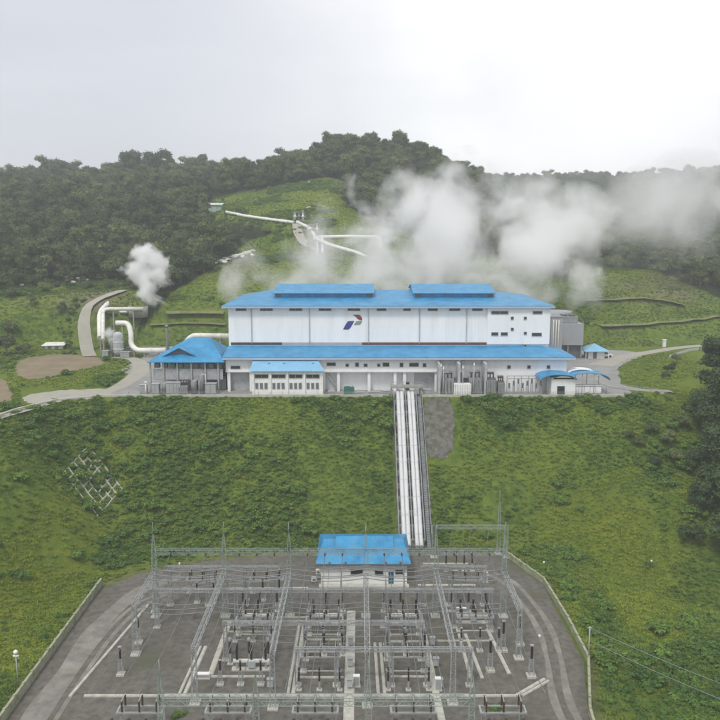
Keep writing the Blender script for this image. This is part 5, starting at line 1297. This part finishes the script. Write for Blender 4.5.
for k, (px, py, lb, h) in enumerate(((485, 582, 'white upright cabinet behind the right bay near the low gantry', 1.9), (438, 690, 'white upright cabinet right beside the slanting right trench', 1.7), (356.5, 686, 'white upright cabinet right of the wide middle trench', 1.5), (203, 678, 'low pale box at the foot of the left trench', .7), (461, 612, 'pale box at the back of the right bay', .7))):
    q = g0(px, py, zp); t = thing('control_cabinet', lb, 'cabinet', (q[0], q[1], zp)); x, y = q; w = .42 if h > 1 else .9
    b = MB(); b.box(x-w, x+w, y-.3, y+.3, zp+.15, zp+h); b.build('body', M['white_paint'], t); b = MB(); b.box(x-w+.06, x+w-.06, y-.34, y-.305, zp+.25, zp+h-.1); b.build('door', M['galv'], t)
    b = MB(); b.box(x-w-.1, x+w+.1, y-.42, y+.42, zp, zp+.14); b.build('plinth', M['pale_concrete'], t)
for i, c in enumerate(BC):       # second pass: the bays are crowded
    for j in range(3):
        x = c+(j-1)*2.6
        if i in (1, 2, 3, 4): put('ct', x, 113.6, f'{POSN[j]} current transformer just behind the rear gantry line in the {BAYN[i]}', 'current transformers behind the gantry line')
        if i in (2, 3): put('sa', x, 103.6, f'{POSN[j]} surge arrester halfway down the {BAYN[i]}', 'surge arresters halfway down the bays')
        if i in (1, 3, 4): put('bus', x, 101.9 if i != 1 else 93.6, f'{POSN[j]} insulator stand in the front half of the {BAYN[i]}', 'insulator stands in the front half of the bays')
        if i in (0,) and j: put('bus', x, 116.4, f'{POSN[j]} insulator stand at the back of the far left bay', 'rear bus insulator stands')
    for y in (103, 97.5, 92.5):
        if i in (1, 2, 3) and (i, y) not in ((1, 97.5), (1, 103)):
            t = thing('junction_box', f'small grey marshalling box {"rear" if y > 100 else ("middle" if y > 95 else "front")} in the {BAYN[i]}', 'junction box', (c+3.9, y, zp)); xx = c+3.9
            b = MB(); b.box(xx-.35, xx+.35, y-.25, y+.25, zp+.5, zp+1.5); b.build('body', M['grey_panel'], t); [MB().bar((xx+dd, y, zp), (xx+dd, y, zp+.5), .08).build('leg', M['galv'], t) for dd in (-.25, .25)]; b = MB(); b.box(xx-.42, xx+.42, y-.36, y+.3, zp+1.505, zp+1.57); b.build('cover', M['galv'], t)
# tubular busbars and stranded conductors
for k, (y, z) in enumerate(((117.2, 3.95),)):
    pass
for k, (y, z, r) in enumerate(((114.6, 7.0, .06), (113.4, 7.0, .06), (111.2, 7.0, .06), (109.8, 8.6, .07), (108.2, 8.6, .07), (106.6, 8.6, .07), (103.8, 6.4, .05), (102.4, 6.4, .05), (101.0, 6.4, .05))):
    b = MB(); xs_ = [-31, -20.3, -10.6, .9, 11.4, 21.5]; pts = []
    for a, c in zip(xs_[:-1], xs_[1:]):
        for j in range(6): t_ = j/6; pts.append((a+(c-a)*t_, y, zp+z-.5*4*t_*(1-t_)))
    pts.append((xs_[-1], y, zp+z)); b.tube(pts, r, 5)
    tag(b.build('busbar', M['wire'], org=(-31, y, zp+z)), [f'bus conductor crossing the yard, {ORD[k]} from the back'][0], 'conductor', 'bus conductors crossing the yard')
def wire(label, p, q, sag, group, r=.035):
    p, q = Vector(p), Vector(q); b = MB(); b.tube([p.lerp(q, i/14)-Vector((0,0,sag*4*(i/14)*(1-i/14))) for i in range(15)], r, 4)
    return tag(b.build('overhead_wire', M['wire'], org=tuple(p)), label, 'wire', group)
strn = 0
for i, c in enumerate(BC):
    for j in range(3):
        x = c+(j-1)*2.6
        wire('thin conductor strung between the rear and front gantry rows', (x, 112-1.3, zp+10.2), (x, 75.3, zp+10.2), 1.3, 'conductors between the gantry rows', .05)
        for yy in (111.3, ):
            t = thing('insulator_string', f'{POSN[j]} hanging insulator string on the rear beam of the {BAYN[i]}', 'insulator', (x, 111.6, zp+10.2), 0, 'insulator strings on the rear beam')
            b = MB()
            for k in range(7): b.tube([(x, 111.55-k*.12, zp+10.2), (x, 111.5-k*.12, zp+10.2)], .12, 7)
            b.tube([(x, 111.7, zp+10.2), (x, 110.6, zp+10.2)], .03, 4); b.build('discs', M['brown_insul'], t)
        if i in (1, 2, 3): wire('dropper wire hanging from the bus conductors into the bays', (x, 106.4, zp+8.2), (x+.1, 106.4, zp+4.0), 0, 'dropper wires in the bays', .03)
gx0_, gx1_ = at(434,548,y=134).x, at(506,548,y=134).x
for k in range(3):
    x = gx0_+(gx1_-gx0_)*(k+1)/4
    wire('short wire hanging from the low gantry beam down to the arresters', (x, 134.0, zp+5.2), (x-.8, 130.8, zp+3.2), .3, 'wires under the low gantry')
for i, c in enumerate(BC):
    for j in range(3):
        x = c+(j-1)*1.9+.4
        wire('thin conductor hanging low between the bus frames of the bays', (x, 115.2, zp+6.0), (x, 100, zp+5.2), .7, 'low conductors between the bus frames', .04)
        if i in (1, 2, 3): wire('short jumper wire sagging over the front half of the bays', (x+.5, 108.2, zp+5.6), (x+.8, 93.6, zp+4.8), .9, 'jumper wires over the front bays', .04)
for k, y in enumerate((98.6, 96.9, 95.2)):
    wire(f'{ORD[k]} cross conductor from the back over the front half of the yard', (-18.5, y, zp+5.6), (14.5, y, zp+5.6), .8, None, .04)
trench('cable trench in the far right part of the right bay', 18.6, 108, 19.6, 96, .35)
trench('cross kerb behind the left breaker row', -19.5, 107.2, -12, 107.2, .22, nm='kerb')
trench('cross kerb behind the middle breaker row', -8, 104.9, -2.2, 104.9, .22, nm='kerb')
trench('cross kerb in the middle of the bay right of the central mast', 4, 104.4, 9, 104.4, .22, nm='kerb')
trench('cross kerb at the rear of the right bay', 11, 104.6, 19, 104.6, .22, nm='kerb')
# post lamp outside the left wall, markers
q = g0(7, 726, zp+.8); t = thing('street_lamp', 'thin lamp post outside the left boundary wall at the bottom left corner', 'street lamp', (-43.6, 93.0, float(H(-43.6, 93))))
x, y, z = t.location; b = MB(); b.tube([(x,y,z-.2),(x,y,z+4.6)], .07, 8); b.build('post', M['galv'], t); b = MB(); b.lathe((x,y,z+4.6), [(.12,0),(.28,.15),(.3,.35),(.1,.55)], 10); b.build('lamp_head', M['white_paint'], t); b = MB(); b.box(x-.35, x+.35, y-.12, y+.12, z+4.3, z+4.42); b.build('bracket', M['white_paint'], t)
for k, (px, py, y_) in enumerate(((171, 566, 131), (60, 618, None), (544, 560, 131), (540, 622, None), (652, 552, 128))):
    p = at(px, py, y=131) if y_ else at(px, py, z=-20)
    x, y = (p.x, p.y) if py not in (566,) else (-31.5, 130.6); z = float(H(x, y))
    t = tag(MB().lathe((x, y, z-.1), [(.14,0),(.15,.35),(.18,.4),(.15,.6),(.05,.7)], 8).build('marker_stone', M['white_paint'], org=(x, y, z)), ['white marker post on the grass behind the rear left gantry','white marker post on the left grass slope','white marker post above the right wall corner','white marker post by the curve of the right wall','white marker post on the yellow green grass patch'][k], 'marker')
for k, (sx_, ex_) in enumerate((((30.7, 98.6, zp+5.2), (62, 84, zp-1)), ((30.7, 98.6, zp+3.4), (62, 82, zp-2.6)))):
    wire(['upper slack cable leading from the right wall corner out over the grass', 'lower slack cable leading from the right wall corner out over the grass'][k], sx_, ex_, 1.0, None, .05)
t = thing('cable_post', 'thin post at the right wall corner carrying two slack cables', 'post', (30.7, 98.6, zp)); b = MB(); b.tube([(30.7,98.6,zp),(30.7,98.6,zp+5.4)], .08, 6); b.build('shaft', M['galv'], t); b = MB(); b.bar((30.4,98.6,zp+5.2),(31.0,98.6,zp+5.2),.08); b.build('arm', M['galv'], t)
# stray shrub growing in the yard
o = bpy.data.objects.new('shrub', SH[1]); C.objects.link(o); o.location = (*g0(496, 710, zp), zp); tag(o, 'bright green shrub growing in the gravel by the front kerb', 'shrub')
o = bpy.data.objects.new('shrub', SH[0]); C.objects.link(o); o.location = (*g0(180, 716, zp), zp); o.scale = (.8,.8,.7); tag(o, 'low green shrub in the gravel below the far left bay', 'shrub')

# ------------------------------------------------------------------ steam field pipework on the left
def pipe(name, label, pts, r, m_='pipe_white', bend=1.2, supports=True, cat='pipe'):
    P = [Vector(p) for p in pts]; out = [P[0]]
    for i in range(1, len(P)-1):
        a, c = (P[i-1]-P[i]), (P[i+1]-P[i]); k = min(bend, a.length*.45, c.length*.45); a.normalize(); c.normalize()
        for j in range(6): t_ = j/5; out.append((P[i]+a*k)*(1-t_)**2+P[i]*2*t_*(1-t_)+(P[i]+c*k)*t_*t_)
    out.append(P[-1]); t = thing(name, label, cat, (P[0].x, P[0].y, float(H(P[0].x, P[0].y)))); b = MB(); b.tube(out, r, 10)
    for i in range(len(P)-1):
        L = (P[i+1]-P[i]).length; d_ = (P[i+1]-P[i]).normalized(); n_ = int(L/4.5)
        for j in range(n_):
            c_ = P[i].lerp(P[i+1], (j+.5)/n_)
            if (j+.5)*L/n_ > bend+.3 and L-(j+.5)*L/n_ > bend+.3: b.tube([c_-d_*.12, c_+d_*.12], r*1.13, 10)
    b.build('tube', M[m_], t)
    if supports:
        n_ = 0
        for i in range(len(P)-1):
            L = (P[i+1]-P[i]).length
            if abs(P[i+1].z-P[i].z) > L*.6: continue
            for j in range(int(L/7)+1):
                p = P[i].lerp(P[i+1], (j+.5)/(int(L/7)+1)); gz = float(H(p.x, p.y))
                if p.z-r-gz > .15: b = MB(); b.box(p.x-.18, p.x+.18, p.y-.18, p.y+.18, gz-.4, p.z-r+.03); b.build('support', M['concrete'], t); n_ += 1
    return t
A = lambda px, py, y: tuple(at(px, py, y=y))
pipe('steam_pipe', 'thick white steam pipe curving along the hill road up to the steam vent', [A(100,338,229), A(99.5,312,240), A(113,299,256), A(126,292,272)], .8, bend=4)
pipe('steam_pipe', 'second white pipe descending just right of the thick one by the hill road', [A(103,340,227), A(103,309,240), A(143,309,244)], .55, bend=2)
pipe('steam_pipe', 'white pipe arching beside the separator and running to the blue shelter', [A(116,323,226), A(128,323,226), A(131,332,225), A(131,345,224), A(137,350.5,223), A(166,350.5,222)], .75, bend=2.5)
pipe('steam_pipe', 'white pipe from behind the shelter roof to the hall wall', [A(186,342,214), A(192,335.5,214), A(229,336,214)], .7, bend=2)
t = thing('separator', 'tall pale upright separator vessel beside the arching white pipe', 'vessel', (*at(119, 357, y=224)[:2], 0)); x, y = t.location.x, t.location.y
b = MB(); b.lathe((x, y, 1.0), [(.5,-.6),(1.3,0),(1.45,.5),(1.45,5.2),(1.2,5.8),(.5,6.2)], 18); b.build('shell', M['grey_panel'], t)
b = MB()
for z in (2.2, 4.2): b.lathe((x, y, z), [(1.5,0),(1.56,.05),(1.56,.2),(1.5,.25)], 18)
b.build('band', M['pipe_white'], t)
for k in range(4): a = k*math.pi/2+.7; b = MB(); b.bar((x+1.2*math.cos(a), y+1.2*math.sin(a), 0), (x+1.2*math.cos(a), y+1.2*math.sin(a), 1.4), .2); b.build('leg', M['machine_grey'], t)
t = thing('separator', 'smaller slim upright vessel left of the tall separator', 'vessel', (*at(113.5, 356, y=225)[:2], 0)); x, y = t.location.x, t.location.y
b = MB(); b.lathe((x, y, .6), [(.3,-.3),(.75,0),(.8,4.0),(.6,4.5),(.2,4.7)], 14); b.build('shell', M['machine_grey'], t)
for k in range(3): a = k*2.1; b = MB(); b.bar((x+.6*math.cos(a), y+.6*math.sin(a), 0), (x+.6*math.cos(a), y+.6*math.sin(a), .9), .15); b.build('leg', M['grey_dark'], t)
t = thing('silencer', 'round concrete silencer tub under the small steam cloud', 'silencer', (*at(138, 306, y=247)[:2], 0)); x, y = t.location.x, t.location.y; z = float(H(x, y)); t.location.z = z
b = MB(); b.lathe((x, y, z-.5), [(3.0,0),(3.0,3.4),(2.7,3.4),(2.6,.8)], 20); b.build('tub', M['concrete'], t)
b = MB(); b.tube([(x-3, y-1, z+1.2), (x-5.5, y-1, z+1.2)], .5, 10); b.build('inlet', M['pipe_white'], t)
machine('valve_skid', 'grey valve skid at the foot of the separators', at(126,356,y=223).x, 222.5, 2.6, 1.6, 1.6, 'box')
machine('control_cabinet', 'grey cabinet left of the separators by the hill road', at(106,356,y=224).x, 224, 1.8, 1.4, 1.7, 'box')
b = MB()
# steel pipe rack behind the shelter
t = thing('pipe_rack', 'long low steel pipe rack behind the blue shelter', 'rack', (-66, 228, 0))
for k, (y, z) in enumerate(((226, 1.2), (227, 1.2), (228, 1.2), (226.5, 2.2), (227.5, 2.2))): b = MB(); b.tube([(-68, y, z), (-33, y, z)], .22, 7); b.build('pipe', M['machine_grey' if k % 2 else 'galv'], t)
for k in range(9): b = MB(); x = -67.5+k*4.2; b.bar((x, 225.6, 0), (x, 225.6, 2.6), .15); b.bar((x, 228.4, 0), (x, 228.4, 2.6), .15); b.bar((x, 225.5, .95), (x, 228.5, .95), .14); b.bar((x, 225.5, 1.95), (x, 228.5, 1.95), .14); b.build('trestle', M['galv'], t)
# pipework and valve stations on the central hill
def hillp(px, py, y0=240, y1=460, up=.9):
    d = ray(px, py); ts = np.arange(y0, y1, .5)/d.y; P = np.outer(ts, [d.x, d.y, d.z]); P[:, 2] += CAMZ; hit = np.where(P[:, 2] < H(P[:, 0], P[:, 1])+up)[0]
    i = hit[0] if len(hit) else -1; return Vector(P[i])
pipe('steam_pipe', 'long white pipe crossing the hillside from the green shed to the valve station', [hillp(226,212), hillp(245,216), hillp(270,219.5), hillp(294,222.5)], .7)
pa_, pb_ = hillp(296, 224), hillp(303, 244)
pipe('steam_pipe', 'white pipe dropping from the upper valve station to the bend above the hall', [hillp(297,222), hillp(310,228), hillp(317,240)], .7)
yb_ = hillp(318, 246).y
pipe('steam_pipe', 'white pipe loop running right above the steam with a square end', [hillp(316,246), A(317,237,yb_), A(348,236.5,yb_-1), A(380,237,yb_-2), A(380,262,yb_-3)], .7, bend=2)
pipe('steam_pipe', 'white pipe slanting down right into the steam above the hall roof', [A(314,238,yb_-2), A(330,245,yb_-7), A(358,253,yb_-14), A(375,262,yb_-20)], .75, bend=2)
pipe('steam_pipe', 'thin pale pipe running left from the bend down the grass slope', [A(318,236,yb_-1), A(317,256,yb_-8), A(298,257,yb_-10), A(272,258,yb_-12)], .4, bend=2)
pipe('steam_pipe', 'vertical white pipe leg at the bend above the hall', [A(322,238,yb_-2), A(323,258,yb_-9)], .55, supports=False)
ribbon('hill_path', [tuple(hillp(297,225,up=0)[:2])+(4,), tuple(hillp(299,236,up=0)[:2])+(4,), tuple(hillp(306,246,up=0)[:2])+(3.5,), tuple(hillp(320,252,up=0)[:2])+(3,)], 4, M['road_pale'], .3)
for k, (px, py, lb) in enumerate(((299, 219, 'upper valve station with white valves at the end of the long hill pipe'), (313, 232, 'lower valve station where the hill pipes meet above the hall'))):
    p = hillp(px, py); gz = float(H(p.x, p.y)); t = thing('valve_station', lb, 'valve station', (p.x, p.y, gz))
    b = MB(); b.box(p.x-2.6, p.x+2.6, p.y-1.6, p.y+1.6, gz-1, gz+.3); b.build('platform', M['concrete'], t)
    for j, dx in enumerate((-1.7, 0, 1.7)):
        b = MB(); b.lathe((p.x+dx, p.y, gz+.3), [(.55,0),(.55,1.3),(.75,1.4),(.75,1.8),(.25,1.9),(.25,2.8+j*.5),(.5,2.85+j*.5),(.5,3.0+j*.5)], 10); b.build('valve', M['pipe_white' if j != 1 else 'machine_grey'], t)
    b = MB(); b.lattice((p.x-2.3, p.y+1, gz+.3), (p.x-2.3, p.y+1, gz+3.8), .7, 1, .1); b.lattice((p.x+2.3, p.y+1, gz+.3), (p.x+2.3, p.y+1, gz+3.8), .7, 1, .1); b.bar((p.x-2.3, p.y+1, gz+3.8), (p.x+2.3, p.y+1, gz+3.8), .25); b.build('frame', M['galv'], t)
p = hillp(215, 212, up=0); gz = float(H(p.x, p.y)); t = thing('hill_shed', 'pale green shed with flat roof at the wood edge on the hill', 'shed', (p.x, p.y, gz))
b = MB(); b.box(p.x-3.3, p.x+3.3, p.y-2.4, p.y+2.4, gz-5, gz+3.2)
mat('shed_green', (.26, .40, .32), .6, var=.1); mat('shed_roof', (.50, .60, .55), .5, var=.1); b.build('wall', M['shed_green'], t)
b = MB(); b.add([(p.x-3.9,p.y-3,gz+3.2),(p.x+3.9,p.y-3,gz+3.2),(p.x+3.9,p.y+3,gz+4.2),(p.x-3.9,p.y+3,gz+4.2),(p.x-3.9,p.y-3,gz+3.05),(p.x+3.9,p.y-3,gz+3.05),(p.x+3.9,p.y+3,gz+4.05),(p.x-3.9,p.y+3,gz+4.05)], [(0,1,2,3),(7,6,5,4),(0,4,5,1),(1,5,6,2),(2,6,7,3),(3,7,4,0)]); b.build('roof', M['shed_roof'], t)
b = MB(); b.box(p.x-.9, p.x+.9, p.y-2.46, p.y-2.41, gz, gz+2.3); b.build('door', M['grey_panel'], t)
# rock spill and pale boulders on the hillside
def rock(x, y, s, label, group, seed):
    r = random.Random(seed); bm = bmesh.new(); bmesh.ops.create_icosphere(bm, subdivisions=2, radius=1)
    for v in bm.verts: v.co *= .75+.45*r.random(); v.co.z *= .6
    me = bpy.data.meshes.new('boulder'); bm.to_mesh(me); bm.free(); me.materials.append(M['rock'])
    o = bpy.data.objects.new('boulder', me); C.objects.link(o); o.location = (x, y, float(H(x, y))+s*.15); o.scale = (s*1.3, s, s); o.rotation_euler.z = r.uniform(0, 6); tag(o, label, 'boulder', group)
rk = random.Random(9)
for k in range(26):
    u = k/25; px, py = 216+36*u+rk.uniform(-3, 3), 264-11*u+rk.uniform(-2, 2); p = hillp(px, py, up=0)
    rock(p.x, p.y, rk.uniform(.6, 1.5), 'pale boulder in the rock spill on the grass slope left of the central hill', 'boulders of the rock spill', k)
for k in range(12):
    px, py = rk.uniform(66, 88), rk.uniform(275, 284); p = hillp(px, py, up=0)
    rock(p.x, p.y, rk.uniform(.6, 1.3), 'pale boulder at the wood edge left of the steam vent', 'boulders at the wood edge', 50+k)
for k, (px, py, lb) in enumerate(((22, 286, 'lone pale boulder in the meadow near the left picture edge'), (48, 285, 'lone pale boulder in the meadow left of the boulder group'), (309, 208, 'pale boulder on the grass tongue above the valve stations'), (310, 183, 'pale boulder at the upper end of the grass tongue'))):
    p = hillp(px, py, up=0); rock(p.x, p.y, 1.0, lb, None, 80+k)

# ------------------------------------------------------------------ steam
def steam(name, label, blobs, dens, scale, amp, seed, loc, hard=3.0, warp=0.0):
    """closed lumpy hull filled with uneven vapour"""
    bm = bmesh.new()
    for (x, y, z, rx, ry, rz) in blobs:
        m_ = Matrix.Translation((x-loc[0], y-loc[1], z-loc[2])) @ Matrix.Diagonal((rx*1.12, ry*1.12, rz*1.12, 1)); bmesh.ops.create_icosphere(bm, subdivisions=3, radius=1, matrix=m_)
    me = bpy.data.meshes.new(name+'_hull'); bm.to_mesh(me); bm.free(); tmp = bpy.data.objects.new('tmp', me); C.objects.link(tmp)
    rm = tmp.modifiers.new('r', 'REMESH'); rm.mode = 'VOXEL'; rm.voxel_size = max(b_[3] for b_ in blobs)/14
    dg = bpy.context.evaluated_depsgraph_get(); me2 = bpy.data.meshes.new_from_object(tmp.evaluated_get(dg)); bpy.data.objects.remove(tmp); me2.name = name
    o = bpy.data.objects.new(name, me2); C.objects.link(o); o.location = loc; tag(o, label, 'steam', None, 'stuff')
    m = bpy.data.materials.new(name); m.use_nodes = True; n, l = m.node_tree.nodes, m.node_tree.links; n.clear(); out = n.new('ShaderNodeOutputMaterial')
    pv = n.new('ShaderNodeVolumePrincipled'); pv.inputs['Color'].default_value = (.995, .995, 1, 1); pv.inputs['Anisotropy'].default_value = .15
    l.new(pv.outputs[0], out.inputs['Volume']); g = n.new('ShaderNodeNewGeometry')
    w1 = n.new('ShaderNodeTexNoise'); w1.inputs['Scale'].default_value = scale*.75; w1.inputs['Detail'].default_value = 3; l.new(g.outputs['Position'], w1.inputs[0])
    w2 = N(n, 'ShaderNodeVectorMath', operation='SUBTRACT'); w2.inputs[1].default_value = (.5, .5, .5); l.new(w1.outputs['Color'], w2.inputs[0])
    w3 = N(n, 'ShaderNodeVectorMath', operation='SCALE'); w3.inputs['Scale'].default_value = warp; l.new(w2.outputs[0], w3.inputs[0])
    w4 = N(n, 'ShaderNodeVectorMath', operation='ADD'); l.new(w3.outputs[0], w4.inputs[0]); l.new(g.outputs['Position'], w4.inputs[1])
    acc = None
    for (x, y, z, rx, ry, rz) in blobs:
        mp = n.new('ShaderNodeMapping'); mp.vector_type = 'POINT'; mp.inputs['Scale'].default_value = (1/rx, 1/ry, 1/rz); mp.inputs['Location'].default_value = (-x/rx, -y/ry, -z/rz); l.new(w4.outputs[0], mp.inputs[0])
        ln = N(n, 'ShaderNodeVectorMath', operation='LENGTH'); l.new(mp.outputs[0], ln.inputs[0])
        if acc is None: acc = ln.outputs['Value']
        else:
            mn = N(n, 'ShaderNodeMath', operation='SMOOTH_MIN'); mn.inputs[2].default_value = .25; l.new(acc, mn.inputs[0]); l.new(ln.outputs['Value'], mn.inputs[1]); acc = mn.outputs[0]
    nz = n.new('ShaderNodeTexNoise'); nz.inputs['Scale'].default_value = scale; nz.inputs['Detail'].default_value = 4; nz.inputs['Roughness'].default_value = .58; nz.inputs['Distortion'].default_value = .3; l.new(g.outputs['Position'], nz.inputs[0])
    # d = (1 - r) + (noise-.5)*amp
    a1 = N(n, 'ShaderNodeMath', operation='MULTIPLY_ADD'); a1.inputs[1].default_value = amp; a1.inputs[2].default_value = 1-.5*amp-.28; l.new(nz.outputs[0], a1.inputs[0])
    a2 = N(n, 'ShaderNodeMath', operation='SUBTRACT'); l.new(a1.outputs[0], a2.inputs[0]); l.new(acc, a2.inputs[1])
    a3 = N(n, 'ShaderNodeMath', operation='MULTIPLY', use_clamp=True); a3.inputs[1].default_value = hard; l.new(a2.outputs[0], a3.inputs[0])
    a4 = N(n, 'ShaderNodeMath', operation='MULTIPLY'); a4.inputs[1].default_value = dens; l.new(a3.outputs[0], a4.inputs[0]); l.new(a4.outputs[0], pv.inputs['Density'])
    me2.materials.clear(); me2.materials.append(m); return o
def E(px, py, y, rx, ry, rz): p = at(px, py, y=y); return (p.x, p.y, p.z, rx, ry, rz)
steam('steam_cloud', 'great bank of white steam rising behind the hall roof and drifting right', [
    E(296,288,238,22,12,13), E(330,280,240,30,15,19), E(362,268,241,30,15,20), E(392,255,244,30,17,24), E(450,245,250,24,18,21), E(505,262,248,32,18,19), E(545,286,244,20,13,12), E(415,205,256,15,13,17), E(470,205,258,20,15,17), E(545,235,262,28,17,18)], .26, .060, 3.3, 1, (10, 243, 18), 1.0, 34)
steam('drifting_steam', 'thin veil of steam drifting over the dark valley on the right', [
    E(560,222,285,34,20,20), E(625,215,300,42,22,20), E(700,200,310,48,24,20), E(510,200,282,26,18,14), E(790,192,320,50,24,22)], .10, .040, 3.2, 2, (80, 300, 40), .85, 44)
steam('vent_steam', 'small dense white steam cloud over the silencer on the left', [
    E(150,290,250,7,5.5,5.6), E(140,272,252,7.2,5.5,6.6), E(158,268,253,7,5.5,6.6), E(147,256,254,6.2,5,4.6)], .95, .20, 2.2, 3, (-66, 251, 18), 2.0, 8)
q = at(109, 333, y=226)
steam('leak_steam', 'wisp of white steam beside the separators', [(q.x, 226, q.z, 2.4, 2, 2.2), (q.x+.5, 226, q.z-2, 1.8, 1.6, 1.8)], .9, .5, 1.3, 4, (q.x, 226, q.z))

# ------------------------------------------------------------------ haze
b = MB(); b.box(-2700, 2700, -80, 2700, -75, 150)
hz = b.build('haze', M['wire'], org=(0, 2000, 0)); tag(hz, kind='stuff'); hz.data.materials.clear()
m = bpy.data.materials.new('haze_air'); m.use_nodes = True; n, l = m.node_tree.nodes, m.node_tree.links; n.clear(); out = n.new('ShaderNodeOutputMaterial')
pv = n.new('ShaderNodeVolumePrincipled'); pv.inputs['Color'].default_value = (.93, .96, 1, 1); pv.inputs['Density'].default_value = .00038; l.new(pv.outputs[0], out.inputs['Volume']); hz.data.materials.append(m)
print('ground z range', float(GZ.min()), float(GZ.max()))
